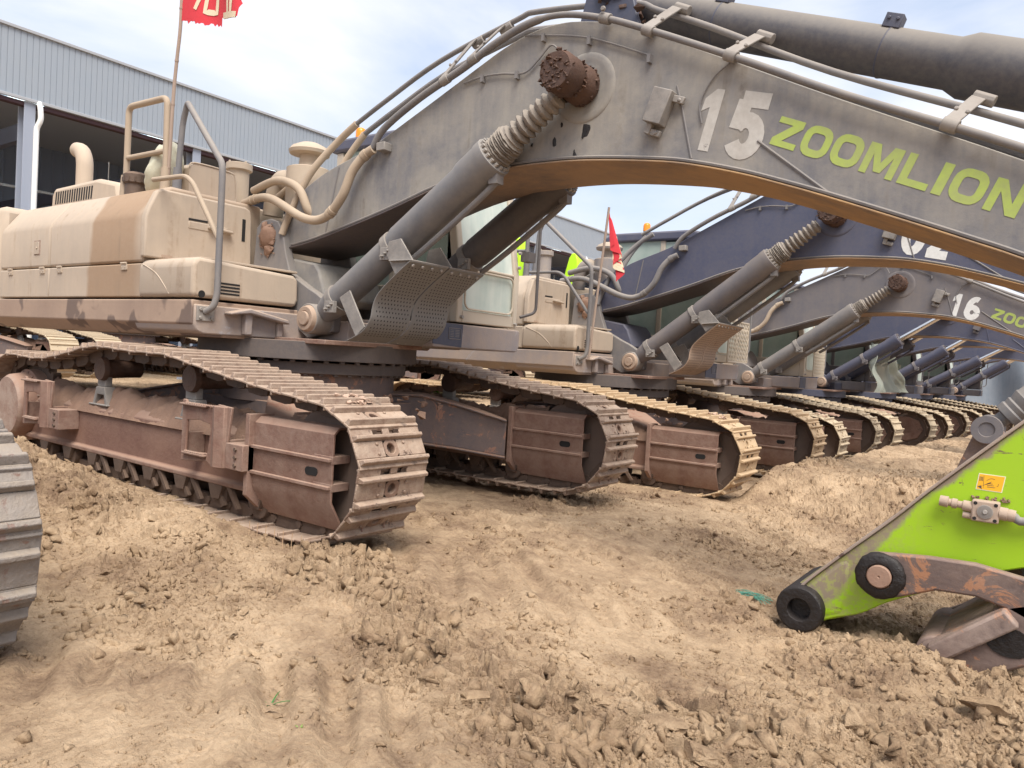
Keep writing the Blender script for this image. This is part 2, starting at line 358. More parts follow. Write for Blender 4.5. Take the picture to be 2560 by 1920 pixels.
def worley(x, y, s=0):
    ix = np.floor(x); iy = np.floor(y); d1 = np.full(x.shape, 9.); d2 = np.full(x.shape, 9.); cid = np.zeros(x.shape)
    for i in (-1, 0, 1):
        for j in (-1, 0, 1):
            cx = ix+i; cy = iy+j; px = cx+hash2(cx, cy, s)*.9; py = cy+hash2(cx, cy, s+5)*.9
            d = np.hypot(px-x, py-y); h = hash2(cx, cy, s+9)
            m = d < d1; d2 = np.where(m, d1, np.minimum(d2, d)); cid = np.where(m, h, cid); d1 = np.where(m, d, d1)
    return d1, d2, cid
def slabs(x, y, s=0):
    ix = np.floor(x); iy = np.floor(y); d1 = np.full(x.shape, 9.); d2 = np.full(x.shape, 9.); H = np.zeros(x.shape)
    for i in (-1, 0, 1):
        for j in (-1, 0, 1):
            cx = ix+i; cy = iy+j; px = cx+hash2(cx, cy, s)*.95; py = cy+hash2(cx, cy, s+5)*.95
            d = np.hypot(px-x, py-y); h = hash2(cx, cy, s+9)+((hash2(cx, cy, s+11)-.5)*(x-px)+(hash2(cx, cy, s+13)-.5)*(y-py))*1.4
            m = d < d1; d2 = np.where(m, d1, np.minimum(d2, d)); H = np.where(m, h, H); d1 = np.where(m, d, d1)
    return H, d2-d1
def ss(a, b, x):
    t = np.clip((x-a)/(b-a), 0, 1); return t*t*(3-2*t)
def seg_d(x, y, pts):
    D = np.full(x.shape, 99.)
    for (ax, ay), (bx, by) in zip(pts[:-1], pts[1:]):
        dx, dy = bx-ax, by-ay; t = np.clip(((x-ax)*dx+(y-ay)*dy)/(dx*dx+dy*dy), 0, 1)
        D = np.minimum(D, np.hypot(x-ax-t*dx, y-ay-t*dy))
    return D
def base_h(x, y):
    z = -.02*ss(3, 4.5, y)-.034*np.clip(y-4.2, 0, 11)-.004*np.clip(y-15, 0, 20)
    z = z-.20*ss(-3.4, -1.2, x)*(1-ss(6.5, 8.5, y))*ss(1.5, 4.0, y)
    z = z-.03*ss(1.5, 0, y)
    # ridge of spoil between the two nearest machines, spoil in front of the row
    z = z+.42*np.exp(-((x+6.9)/1.75)**2-((y-2.35)/.62)**2)+.10*np.exp(-((x+4.5)/.9)**2-((y-2.5)/.4)**2)
    z = z+.10*np.exp(-((x+.45)/.55)**2-((y-4.35)/.35)**2)
    xt = -3.05+.072*(y-9)+.12*(fbm(x*.9, y*.9, 3, 19)-.5)
    w = ss(xt, xt+.32, x)*ss(8.2, 9.2, y)*(1-ss(.5, 3.0, x))*(1-ss(36, 40, y))
    z = z*(1-w)+w*(.15-.009*(y-9)+.18*(fbm(x*1.3, y*1.3, 4, 23)-.5))
    return z
def rough_mask(x, y):
    d = seg_d(x, y, [(-3.35, 2.95), (-2.7, 2.75), (-2.1, 2.55), (-1.65, 2.4), (-1.1, 2.35), (-.5, 2.5), (.3, 2.9)])
    n = fbm(x*1.7, y*1.7, 4, 31)
    m = 1.0*ss(.52, .12, d+(n-.5)*.5)
    m = np.maximum(m, .95*np.exp(-((x+5.6)/2.0)**2-((y-2.45)/.55)**2))
    m = np.maximum(m, .8*ss(.5, .1, seg_d(x, y, [(-4.2, 2.35), (-3.5, 2.1), (-2.9, 1.75)])+(n-.5)*.4)*.6)
    m = np.maximum(m, .55*ss(.44, .62, fbm(x*.55+3, y*.55, 4, 57))*ss(3.0, 4.2, y+x*.15))
    m = np.maximum(m, .8*np.exp(-((x+.9)/1.5)**2-((y-9.6)/2.5)**2))
    m = np.maximum(m, .85*ss(1.0, .3, seg_d(x, y, [(-.9, 2.6), (-.2, 3.2), (.9, 4.4)])))
    return np.clip(m, 0, 1)
def height(x, y, fine=True):
    r = rough_mask(x, y)
    z = base_h(x, y)+.07*(fbm(x*.8, y*.8, 3, 3)-.5)+.05*(fbm(x*2.6, y*2.6, 4, 8)-.5)*(.45+r)
    # old crawler imprints on the compacted part
    c, s = math.cos(R_(52)), math.sin(R_(52)); u = x*c+y*s+.25*fbm(x, y, 2, 4); v = -x*s+y*c
    imp = np.maximum(ss(.5, .66, fbm(x*.9+9, y*.9, 3, 71))*.6, np.exp(-((x+2.25)/.7)**2-((y-1.95)/.45)**2))
    z = z+.070*imp*(1-r)*(ss(.2, .8, np.abs(((u/.24) % 1)-.5)*2)-.5)*ss(.30, .5, fbm(v*2+4, u*.8, 3, 77))
    bm = np.exp(-((x+1.05)/.55)**2-((y-2.75)/.30)**2); c2, s2 = math.cos(R_(-20)), math.sin(R_(-20)); bu = (x*c2+y*s2)/.20+.25*fbm(x*3, y*3, 3, 61); bv = (-x*s2+y*c2)/.24+.3*fbm(x*3, y*3, 3, 62)
    fu = np.abs((bu % 1)-.5)*2; fv = np.abs((bv % 1)-.5)*2
    z = z+.085*ss(.25, .7, bm)*(ss(.92, .68, fu)*ss(.92, .72, fv)-.5)*(.5+hash2(np.floor(bu), np.floor(bv), 5))
    r = r*(1-.7*ss(.35, .8, bm))
    if fine:
        wx = .55*(fbm(x*6, y*6, 4, 90)-.5); wy = .55*(fbm(x*6+9, y*6, 4, 93)-.5); k = .22+r
        H, e = slabs(x*4.2+wx*1.5, y*4.2+wy*1.5, 1); z = z+r*(.034*(H-.45)*ss(0, .14, e)-.020*ss(.06, 0, e))
        H, e = slabs(x*9.5+wx*2.5, y*9.5+wy*2.5, 2); z = z+k*ss(.35, .6, fbm(x*1.5, y*1.5, 3, 30))*(.026*(H-.4)*ss(0, .16, e)-.010*ss(.08, 0, e))
        H, e = slabs(x*21+wx*5, y*21+wy*5, 3); z = z+k*(.016*(H-.35)*ss(0, .12, e)-.005*ss(.10, 0, e))
        H, e = slabs(x*46+wx*9, y*46+wy*9, 4); z = z+k*.0085*(H-.35)*ss(0, .15, e)
        cr = np.abs(fbm(x*1.9, y*1.9, 5, 44, .6)-.5); z = z-.026*ss(.010, .0, cr)*(.3+r)*ss(.45, .6, fbm(x*1.2, y*1.2, 2, 66))
        z = z+.045*(fbm(x*4.5, y*4.5, 5, 12, .58)-.5)*(.35+r)+.006*(fbm(x*48, y*48, 3, 13)-.5)
        lump = fbm(x*6.5, y*6.5, 4, 21, .6); z = z+(.16+r)*.05*ss(.55, .72, lump)
    return z
def gz(x, y): return float(height(np.array([float(x)]), np.array([float(y)]))[0])
def make_ground():
    ac = math.atan2(.80744, -.58901)
    da = R_(47); A = np.concatenate([np.linspace(ac-da, ac+da, 1060), np.linspace(ac+da, ac-da+2*math.pi, 90)[1:-1]])
    r = np.concatenate([np.array([.9, 1.2, 1.45]), np.exp(np.concatenate([np.linspace(math.log(1.6), math.log(7.5), 1250), np.linspace(math.log(7.51), math.log(22), 330)])), np.exp(np.linspace(math.log(22.3), math.log(900), 60))])
    RR, AA = np.meshgrid(r, A, indexing='ij'); X = RR*np.cos(AA); Y = RR*np.sin(AA)
    Z = height(X, Y); far = ss(25, 60, RR); Z = Z*(1-far)+far*(-.45)
    n, k = X.shape; co = np.stack([X, Y, Z], -1).reshape(-1, 3)
    co = np.vstack([co, [[0, 0, gz(0, 0)]]])
    i = np.arange(n-1)[:, None]*k; j = np.arange(k)[None, :]; j2 = (j+1) % k
    q = np.stack([i+j, i+j+0*i, i+k+j, i+k+j2], -1); q = np.stack([i+j, i+k+j, i+k+j2, i+j2], -1).reshape(-1, 4)
    t = np.stack([np.full(k, n*k), np.arange(k), (np.arange(k)+1) % k], -1)
    me = bpy.data.meshes.new('ground'); nv = len(co); nq = len(q); nt_ = len(t)
    me.vertices.add(nv); me.vertices.foreach_set('co', co.ravel())
    me.loops.add(nq*4+nt_*3); me.loops.foreach_set('vertex_index', np.concatenate([q.ravel(), t.ravel()]))
    me.polygons.add(nq+nt_); me.polygons.foreach_set('loop_start', np.concatenate([np.arange(nq)*4, nq*4+np.arange(nt_)*3]))
    me.polygons.foreach_set('loop_total', np.concatenate([np.full(nq, 4), np.full(nt_, 3)]))
    me.polygons.foreach_set('use_smooth', np.zeros(nq+nt_, bool)); me.update(); me.validate()
    o = bpy.data.objects.new('ground', me); col.objects.link(o)
    return tag(o, kind='structure')
def earth_mat(name, pale, mid, dark):
    m, nt, b = new_mat(name); l = nt.links.new
    tc = N(nt, 'ShaderNodeTexCoord'); P = tc.outputs['Object']
    def noise(s, d=6, rg=.6, di=0):
        n = N(nt, 'ShaderNodeTexNoise', inp={'Scale': s, 'Detail': d, 'Roughness': rg, 'Distortion': di}); l(P, n.inputs['Vector']); return n.outputs[0]
    a = noise(.9, 6, .6, .6); c = noise(5.5, 8, .68); d = noise(38, 6, .7); e = noise(150, 4, .7)
    r = N(nt, 'ShaderNodeValToRGB'); r.color_ramp.elements[0].position = .39; r.color_ramp.elements[0].color = c4(dark); r.color_ramp.elements[1].position = .60; r.color_ramp.elements[1].color = c4(pale)
    k = r.color_ramp.elements.new(.5); k.color = c4(mid)
    s1 = N(nt, 'ShaderNodeMath', operation='MULTIPLY'); s1.inputs[1].default_value = .45; l(a, s1.inputs[0])
    s2 = N(nt, 'ShaderNodeMath', operation='MULTIPLY_ADD'); s2.inputs[1].default_value = .35; l(c, s2.inputs[0]); l(s1.outputs[0], s2.inputs[2])
    s3 = N(nt, 'ShaderNodeMath', operation='MULTIPLY_ADD'); s3.inputs[1].default_value = .2; l(d, s3.inputs[0]); l(s2.outputs[0], s3.inputs[2])
    l(s3.outputs[0], r.inputs[0])
    sp = N(nt, 'ShaderNodeMapRange', inp={'From Min': .70, 'From Max': .74}); l(e, sp.inputs[0])
    mm = N(nt, 'ShaderNodeMix', data_type='RGBA'); mm.inputs[7].default_value = (.55, .50, .44, 1)
    sp2 = N(nt, 'ShaderNodeMath', operation='MULTIPLY'); sp2.inputs[1].default_value = .5; l(sp.outputs[0], sp2.inputs[0]); l(sp2.outputs[0], mm.inputs[0]); l(r.outputs[0], mm.inputs[6])
    l(mm.outputs[2], b.inputs['Base Color']); b.inputs['Roughness'].default_value = .95; b.inputs['Specular IOR Level'].default_value = .15
    h = N(nt, 'ShaderNodeMath', operation='ADD'); l(d, h.inputs[0]); l(e, h.inputs[1])
    bp = N(nt, 'ShaderNodeBump', inp={'Strength': .8, 'Distance': .014}); l(h.outputs[0], bp.inputs['Height']); l(bp.outputs[0], b.inputs['Normal'])
    return m
M['earth'] = earth_mat('dry_clay_earth', (.535, .39, .255), (.39, .275, .175), (.215, .14, .09))
M['clod'] = earth_mat('dry_clay_clod', (.54, .39, .25), (.39, .27, .168), (.215, .138, .085))
g = make_ground(); g.data.materials.append(M['earth'])

# clods ---------------------------------------------------------------
def ico(sub):
    import bmesh
    bm = bmesh.new(); bmesh.ops.create_icosphere(bm, subdivisions=sub, radius=1)
    v = np.array([p.co[:] for p in bm.verts]); f = np.array([[q.index for q in p.verts] for p in bm.faces]); bm.free(); return v, f
def rock_variant(sub, seed, flat=.6):
    """irregular broken lump: convex hull of jittered points, optionally refined with noise"""
    import bmesh
    r = np.random.RandomState(seed+100); k = {1: 10, 2: 13, 3: 20}[min(sub, 3)]
    p = r.normal(size=(k, 3)); p /= np.linalg.norm(p, axis=1)[:, None]; p *= r.uniform(.5, 1.15, (k, 1))
    p *= np.array([r.uniform(.85, 1.2), r.uniform(.75, 1.1), r.uniform(.5, .95)])
    bm = bmesh.new()
    for q in p: bm.verts.new(q)
    bmesh.ops.convex_hull(bm, input=bm.verts); bmesh.ops.delete(bm, geom=[v for v in bm.verts if not v.link_faces], context='VERTS')
    if sub >= 2:
        bmesh.ops.subdivide_edges(bm, edges=bm.edges[:], cuts=1 if sub == 2 else 3, use_grid_fill=True); bmesh.ops.triangulate(bm, faces=bm.faces[:])
    bm.verts.index_update(); v = np.array([q.co[:] for q in bm.verts]); f = np.array([[q.index for q in t.verts] for t in bm.faces]); bm.free()
    if sub >= 2: v += r.normal(size=v.shape)*(.055 if sub == 2 else .025); v *= 1+(fbm(v[:, 0]*2+seed, v[:, 1]*2+v[:, 2]*1.7, 4, seed)[:, None]-.5)*.5
    return v, f
def merge_rocks(name, P, S, variants, mat, rs_):
    vs = []; fs = []; b = 0
    for (x, y, z), s in zip(P, S):
        v, f = variants[rs_.randint(len(variants))]
        a = rs_.uniform(0, 6.28, 3); Rm = np.array(Euler(a).to_matrix())
        w = (v*s)@Rm.T+np.array([x, y, z]); vs.append(w); fs.append(f+b); b += len(v)
    me = bpy.data.meshes.new(name); co = np.vstack(vs); fa = np.vstack(fs)
    me.vertices.add(len(co)); me.vertices.foreach_set('co', co.ravel()); me.loops.add(fa.size); me.loops.foreach_set('vertex_index', fa.ravel().astype(np.int32))
    me.polygons.add(len(fa)); me.polygons.foreach_set('loop_start', np.arange(len(fa))*3); me.polygons.foreach_set('loop_total', np.full(len(fa), 3))
    me.update(); me.validate(); me.materials.append(mat)
    o = bpy.data.objects.new(name, me); col.objects.link(o); return o
def scatter():
    r = np.random.RandomState(5); n = 230000
    ac = math.atan2(.80744, -.58901); ang = ac+r.uniform(-.72, .72, n); rad = 1.9*np.exp(r.uniform(0, math.log(16/1.9), n))
    x = rad*np.cos(ang); y = rad*np.sin(ang); m = rough_mask(x, y)
    sm = np.exp(-((x+2.35)/.95)**2-((y-1.65)/.5)**2); keep = r.uniform(0, 1, n) < (.34*(1-.80*sm)*(.15+1.7*ss(.42, .62, fbm(x*2.2, y*2.2, 4, 88)))+.42*m**1.3*ss(.38, .6, fbm(x*4, y*4, 4, 89)))*np.clip(rad/3.2, .5, 1.2)
    x, y, m, rad = x[keep], y[keep], m[keep], rad[keep]
    s = np.clip(.0040*(r.pareto(1.75, len(x))+.9), .0035, .055)*(.6+.6*m)
    k = (s*1875/rad*.4) > .55; x, y, m, s = x[k], y[k], m[k], s[k]
    z = height(x, y)+s*.05
    vr = [rock_variant(1, i) for i in range(10)]; vb = [rock_variant(2, 40+i) for i in range(8)]
    big = s > .022
    P = np.stack([x, y, z], 1)
    o = merge_rocks('clods', P[~big], s[~big], vr, M['clod'], r); tag(o, 'loose crumbs and pebbles of dry tan earth scattered over the yard', 'earth crumbs', kind='stuff')
    o = merge_rocks('broken_clods', P[big], s[big], vb, M['clod'], r); tag(o, 'fist sized broken clods of tan clay heaped along the rubble band', 'clods', kind='stuff')
scatter()
def big_rock(x, y, s, seed, label, stretch=(1, 1, 1), rz=0, tilt=(0, 0), mat='clod', sink=.25):
    v, f = rock_variant(3, seed, .75)
    v = v*np.array(stretch)*s; v += (fbm(v[:, 0]/s*3+seed, v[:, 1]/s*3+v[:, 2]/s*2, 3, seed)[:, None]-.5)*s*.16*v/np.maximum(np.linalg.norm(v, axis=1)[:, None], 1e-6)
    mb = MB(); mb.add(v.tolist(), [tuple(int(k) for k in q) for q in f])
    o = mb.build('clod', M[mat], ang=24); o.location = (x, y, gz(x, y)+s*stretch[2]*(.5-sink)); o.rotation_euler = (tilt[0], tilt[1], rz)
    return tag(o, label, 'clod', 'large clods on the ground')
for a in [(-3.20, 2.93, .075, 3, 'chunky clay lump just in front of the nearest crawler track', (.7, .8, 1.3)),
          (-2.27, 2.39, .085, 4, 'broad pale block of clay at the left end of the rubble band', (1, .8, .8)),
          (-1.80, 2.24, .10, 5, 'long flat slab of clay lying like a stick in the rubble', (2.0, .5, .35), 1.0),
          (-1.62, 2.45, .06, 6, 'pale square clod just right of the long clay slab', (1, 1, .7)),
          (-1.40, 2.62, .07, 8, 'squarish flat brick like clod in the middle of the rubble band', (1.1, .9, .6)),
          (-1.10, 2.62, .075, 9, 'flat slab of clay left of the large boulder of earth', (1.3, .9, .5)),
          (-.92, 2.50, .09, 10, 'large rounded boulder of dry earth toward the right of the rubble', (1.1, 1, .65)),
          (-1.02, 2.22, .05, 12, 'knobbly clod with a dark hollow beside it at the bottom edge', (1.2, .9, .7)),
          (-.62, 2.4, .12, 13, 'biggest cracked earth chunk in the bottom right foreground', (1.4, .8, .5)),
          (-5.05, 2.30, .11, 14, 'upright broken clod leaning on the spoil ridge beside the track', (.6, .9, 1.1)),
          (-4.75, 2.12, .09, 15, 'thin curled plate of clay below the spoil ridge', (1.4, .7, .35)),
          (-5.7, 2.05, .09, 16, 'smooth elongated pale clod near the left dark crawler track', (.6, 1.6, .5)),
          (-.18, 4.02, .10, 17, 'brown flaky clod pushed up at the tip of the dark linkage', (1.1, .6, .9), .4, (.3, .2))]:
    big_rock(*a)
# ------------------------------------------------------------------ excavator parts (metres; +x boom direction, +y cab side, z up)
BELT = [(-2.1, .03), (-1, .028), (0, .028), (1, .028), (1.9, .03), (2.36, .055), (2.60, .17), (2.745, .37), (2.77, .60), (2.70, .78), (2.54, .91), (2.3, .965),
        (2.0, .99), (1.34, 1.07), (.85, 1.14), (.5, 1.19), (.05, 1.19), (-.35, 1.205), (-.72, 1.205), (-1.2, 1.12), (-1.7, 1.055), (-2.1, 1.06), (-2.4, 1.075),
        (-2.7, .99), (-2.87, .78), (-2.90, .5), (-2.76, .22), (-2.5, .07)]
def belt_points():
    P = [Vector((x, 0, z)) for x, z in BELT]; n = len(P); out = []
    for i in range(n):
        a, b, c, d = P[i-1], P[i], P[(i+1) % n], P[(i+2) % n]
        for k in range(10):
            t = k/10; out.append(.5*((2*b)+(c-a)*t+(2*a-5*b+4*c-d)*t*t+(3*b-a-3*c+d)*t**3))
    out.append(out[0]); L_ = [0]
    for a, b in zip(out[:-1], out[1:]): L_.append(L_[-1]+(b-a).length)
    tot = L_[-1]; m = round(tot/.27); pts = []; j = 0
    for i in range(m):
        s_ = tot*i/m+.05
        while L_[j+1] < s_: j += 1
        t = (s_-L_[j])/(L_[j+1]-L_[j]); pts.append(out[j].lerp(out[j+1], t))
    return pts
BP = belt_points(); PITCH = .27
def shoe_mats():
    out = []
    for i, p in enumerate(BP):
        q = BP[(i+1) % len(BP)]; d = (q-p).normalized(); nrm = Vector((d.z, 0, -d.x))     # outward
        out.append(Matrix(((d.x, 0, nrm.x, p.x), (0, -1, 0, p.y), (d.z, 0, nrm.z, p.z), (0, 0, 0, 1))))
    return out
SM = shoe_mats()
def hole_panel(mb, x0, x1, cx, cy, hw, r, z, z0, n=12):
    """square panel piece with a round hole, at height z, walls down to z0"""
    ring = [(cx+r*math.cos(2*math.pi*i/n), cy+r*math.sin(2*math.pi*i/n)) for i in range(n)]
    outr = []
    for i in range(n):
        a = 2*math.pi*i/n; c, s = math.cos(a), math.sin(a); k = 1/max(abs(c), abs(s))
        outr.append((cx+(x1-x0)/2*c*k, cy+hw*s*k))
    vs = [(x, y, z) for x, y in outr]+[(x, y, z) for x, y in ring]+[(x, y, z0) for x, y in ring]
    fs = [(i, (i+1) % n, n+(i+1) % n, n+i) for i in range(n)]+[(n+i, n+(i+1) % n, 2*n+(i+1) % n, 2*n+i) for i in range(n)]
    mb.add(vs, fs)
def shoe_mb(mb=None, Mx=None, detail=True, seed=0):
    s = MB(); P = PITCH; t = .016; h = .040
    if detail:
        x1, x2 = .055, .165
        s.box(0, x1, -.3, .3, -t, 0); s.box(x2, P-.008, -.3, -.115, -t-.005, -.005); s.box(x2, P-.008, .115, .3, -t-.005, -.005)
        s.box(x2, .205, -.115, .115, -t-.005, -.005); s.box(.205, P-.008, -.03, .03, -t-.005, -.005)
        for sg in (-1, 1): s.box(.245, P-.008, *sorted((sg*.03, sg*.115)), -t-.005, -.005); s.box(x1, x2, *sorted((sg*.3, sg*.06)), -t, 0)
        hole_panel(s, x1, x2, .11, 0, .06, .034, 0, -.045)
        for bx in (.078, .143):
            for by in (-.115, .115): s.bolt((bx, by, -.001), (0, 0, 1), .013, .011)
    else: s.box(0, P-.005, -.3, .3, -t, 0)
    for rx in (.030, .186):
        z0 = -.002 if rx < .1 else -.008
        vs = [(rx-.021, -.295, z0), (rx+.021, -.295, z0), (rx+.011, -.285, z0+h), (rx-.011, -.285, z0+h), (rx-.021, .295, z0), (rx+.021, .295, z0), (rx+.011, .285, z0+h), (rx-.011, .285, z0+h)]
        s.add(vs, [(0, 1, 2, 3), (7, 6, 5, 4), (0, 4, 5, 1), (1, 5, 6, 2), (2, 6, 7, 3), (3, 7, 4, 0)])
    s.box(-.014, .005, -.298, .298, -t-.022, -.001)
    if mb is None: return s
    mb.add([Mx @ Vector(v) for v in s.v], s.f); return mb
SHOE_ME = None
def make_track(parent, yt, mats, individual, side, guard=True, steps=False, rimmed=False):
    """crawler track: links (part) > shoes; frame (part) > rollers, idler, sprocket, guards, steps"""
    k = MB()
    for Mx in SM:                                           # chain links
        for y in (-.1, .1):
            k.prism([(-.02, -.02), (.25, -.02), (.265, -.06), (.21, -.115), (.06, -.115), (-.03, -.07)], y-.025, y+.025, 'y', Mx)
        k.add([Mx @ Vector(v) for v in MB().cyl((.0, -.14, -.07), (.0, .14, -.07), .03, n=8).v], MB().cyl((.0, -.14, -.07), (.0, .14, -.07), .03, n=8).f)
    tr = k.build('crawler_track', mats['link'], parent); tr.location = (0, yt, 0)
    if individual:
        global SHOE_ME
        if SHOE_ME is None: SHOE_ME = shoe_mb().mesh('track_shoe', MAP['shoe'])
        me = SHOE_ME if mats['shoe'] == MAP['shoe'] else SHOE_ME.copy()
        me.materials[0] = mats['shoe']
        for i, Mx in enumerate(SM):
            o = bpy.data.objects.new('track_shoe', me); col.objects.link(o); o.parent = tr; o.matrix_local = Mx
            b = o.modifiers.new('bevel', 'BEVEL'); b.width = .005; b.segments = 2; b.limit_method = 'ANGLE'; b.angle_limit = R_(35)
    else:
        s = MB()
        for Mx in SM: shoe_mb(s, Mx, False)
        s.build('shoe_belt', mats['shoe'], tr)
    f = MB(); sec = [(-.2, .25), (-.2, .285), (-.166, .30), (-.166, .63), (-.13, .67), (0, .74), (.13, .67), (.166, .63), (.166, .3), (.2, .285), (.2, .25)]
    f.prism(sec, -2.35, 1.63, 'x')
    f.prism([(1.6, .74), (1.6, .25), (2.0, .3), (2.3, .42), (2.3, .58), (2.0, .74)], -.15, -.11, 'y'); f.prism([(1.6, .74), (1.6, .25), (2.0, .3), (2.3, .42), (2.3, .58), (2.0, .74)], .11, .15, 'y')
    fr = f.build('track_frame', mats['frame'], parent, .008); fr.location = (0, yt, 0)
    # lumpy mud heaped on the frame
    r = np.random.RandomState(int(abs(yt)*10)); nx, ny = 220, 15; xs = np.linspace(-2.2, 1.95, nx); ys = np.linspace(-.19, .19, ny)
    X, Y = np.meshgrid(xs, ys, indexing='ij'); Z = .80-.20*(Y/.19)**2+.24*(fbm(X*2.2+yt*5, Y*5, 4, 5)-.42)+.07*(fbm(X*16, Y*16, 4, 6)-.5)
    Z = np.where(np.abs(Y) > .18, .60, Z)
    md = MB(); md.add(np.stack([X, Y, Z], -1).reshape(-1, 3).tolist(), [(i*ny+j, (i+1)*ny+j, (i+1)*ny+j+1, i*ny+j+1) for i in range(nx-1) for j in range(ny-1)])
    md.build('caked_mud', MAP['mudlump'] if not rimmed else MAP['earth'], fr, ang=60)
    rl = MB()
    for i in range(8):
        x = -1.75+i*.48; r_ = MB(); r_.lathe((x, -.17, .175), (0, .34, 0), [(0, .05), (.02, .10), (.2, .105), (.22, .085), (.78, .085), (.8, .105), (.98, .10), (1, .05)], 20)
        for sg in (-1, 1): r_.prism([(x-.09, .25), (x+.09, .25), (x+.05, .15), (x-.05, .15)], sg*.17, sg*.2, 'y')
        r_.build('track_roller', mats['link'], fr)
        if i in (2, 3, 4, 5, 6):
            for q in (-.05, .12): r_ = MB(); r_.prism([(x+q, .25), (x+q+.05, .25), (x+q+.16, .11), (x+q+.13, .10)], -.19, -.16, 'y'); r_.build('roller_fin', mats['link'], fr)
    for x in (-.77, .67):
        c = MB(); c.lathe((x, -.17, 1.0), (0, .36, 0), [(0, .03), (0, .1), (.12, .108), (.14, .085), (.85, .075), (1, .075)], 22); cr = c.build('carrier_roller', mats['idler'] if not individual else MAP['grease'], fr)
        b = MB(); b.prism([(x-.15, .68), (x-.09, .84), (x+.06, .84), (x+.12, .68), (x+.075, .68), (x+.05, .77), (x-.07, .77), (x-.1, .68)], -.15, -.05, 'y')
        b.box(x-.11, x+.04, -.13, -.07, .84, .97); b.box(x-.19, x+.15, -.166, -.03, .672, .688); b.build('roller_bracket', mats['steel'], cr, .006)
    # idler
    i_ = MB(); i_.lathe((2.27, -.11, .505), (0, .22, 0), [(0, .1), (0, .2), (.04, .36), (0, .385), (.02, .415), (.25, .42), (.3, .44), (.7, .44), (.75, .42), (.98, .415), (1, .385), (.96, .36), (1, .2), (1, .1)], 40)
    io = i_.build('idler_wheel', mats['idler'], fr)
    if rimmed:
        q = MB()
        for sg in (-1, 1): q.lathe((2.27, sg*.112, .505), (0, sg*.006, 0), [(0, .36), (1, .365), (1, .405), (0, .41)], 40, False)
        q.build('idler_rim', MAP['rim'], io)
    # sprocket + final drive
    s = MB(); n = 21; cx, cz = -2.34, .55; pl = []
    for i in range(n*4):
        a = 2*math.pi*i/(n*4); rr_ = (.42, .42, .475, .475)[i % 4]; pl.append((cx+rr_*math.cos(a), cz+rr_*math.sin(a)))
    s.prism(pl, -.04, .04, 'y'); so_ = s.build('sprocket', mats['link'], fr, .004)
    d = MB(); d.lathe((cx, .04, cz), (0, -.36, 0), [(0, .36), (.5, .36), (.55, .33), (.9, .31), (1, .28), (1, .0)], 36)
    for i in range(18):
        a = 2*math.pi*i/18; d.bolt((cx+.335*math.cos(a), -.145, cz+.335*math.sin(a)), (0, -1, 0), .013, .02)
    d.build('final_drive', mats['frame'], so_)
    if guard:
        for sg in (-1, 1):
            gd = MB(); y = lambda a: sg*a
            outer = [(-.10, .805), (-.215, .805), (-.258, .765), (-.262, .33), (-.15, .135), (-.05, .135)]
            inner = [(-.05, .15), (-.14, .15), (-.246, .335), (-.242, .757), (-.208, .79), (-.10, .79)]
            gd.prism([(y(a), b) for a, b in outer+inner], 1.66, 2.475, 'x')
            for z in (.59, .415):
                gd.prism([(y(-.285), z), (y(-.285), z+.02), (y(-.1), z+.03), (y(-.1), z-.01)], 1.66, 2.47, 'x')
                gd.prism([(y(-.262), z-.015), (y(-.262), z+.035), (y(-.12), z+.035), (y(-.12), z-.015)], 2.3, 2.478, 'x')
            gd.prism([(y(-.30), .82), (y(-.30), .26), (y(-.15), .12), (y(-.1), .12), (y(-.1), .82)], 1.615, 1.66, 'x')
            gd.prism([(y(-.10), .80), (y(-.09), .80), (y(-.09), .15), (y(-.10), .15)], 1.66, 2.6, 'x')
            gd.prism([(y(-.10), .81), (y(-.215), .81), (y(-.10), .815)], 2.47, 2.56, 'x')
            go = gd.build('idler_guard', mats['frame'], fr, .007)
            sl_ = MB(); sl_.prism([(2.28+.055*math.copysign(1, math.cos(a))*.6+.028*math.cos(a), .51+.028*math.sin(a)) for a in [2*math.pi*i/16 for i in range(16)]], y(-.25), y(-.2645), 'y')
            sl_.build('slot', MAP['black'], go)
    else:
        q = MB()
        for sg in (-1, 1):
            q.prism([(1.6, .78), (2.2, .8), (2.45, .72), (2.56, .505), (2.45, .29), (2.2, .2), (1.6, .25)], sg*.125, sg*.15, 'y')
        q.build('idler_plate', mats['frame'], fr, .01)
    if steps:
        for dx in (0, -2.78):
            s_ = MB(); y0, y1 = -.335, -.315
            x = lambda v: v+dx
            # window frame plate as two C halves, then the raised pillar and the lower lug
            s_.prism([(x(.88), .41), (x(1.22), .44), (x(1.22), .50), (x(.94), .485), (x(.95), .715), (x(1.10), .73), (x(1.10), .845), (x(.94), .84), (x(.92), .865), (x(.88), .865)], y0, y1, 'y')
            s_.prism([(x(1.22), .44), (x(1.29), .41), (x(1.44), .42), (x(1.46), .60), (x(1.50), .85), (x(1.33), .86), (x(1.32), .83), (x(1.10), .845), (x(1.10), .73), (x(1.24), .71), (x(1.255), .68), (x(1.22), .50)], y0, y1, 'y')
            for i in range(12): s_.prism([(x(.95+i*.03), .838), (x(.972+i*.03), .838), (x(.961+i*.03), .853)], y0-.03, y0, 'y')
            for i in range(9): s_.prism([(x(.96+i*.028), .486), (x(.98+i*.028), .487), (x(.97+i*.028), .50)], y0-.03, y0, 'y')
            s_.box(x(.88), x(1.22), y0-.03, y0, .825, .84); s_.box(x(.93), x(1.22), y0-.03, y0, .47, .486)
            s_.prism([(x(1.30), y0-.02), (x(1.36), y0-.045), (x(1.44), y0-.02), (x(1.46), y1), (x(1.30), y1)], .42, .85, 'z')
            for xx in (.89, 1.42): s_.box(x(xx), x(xx+.03), y1, -.166, .43, .62)
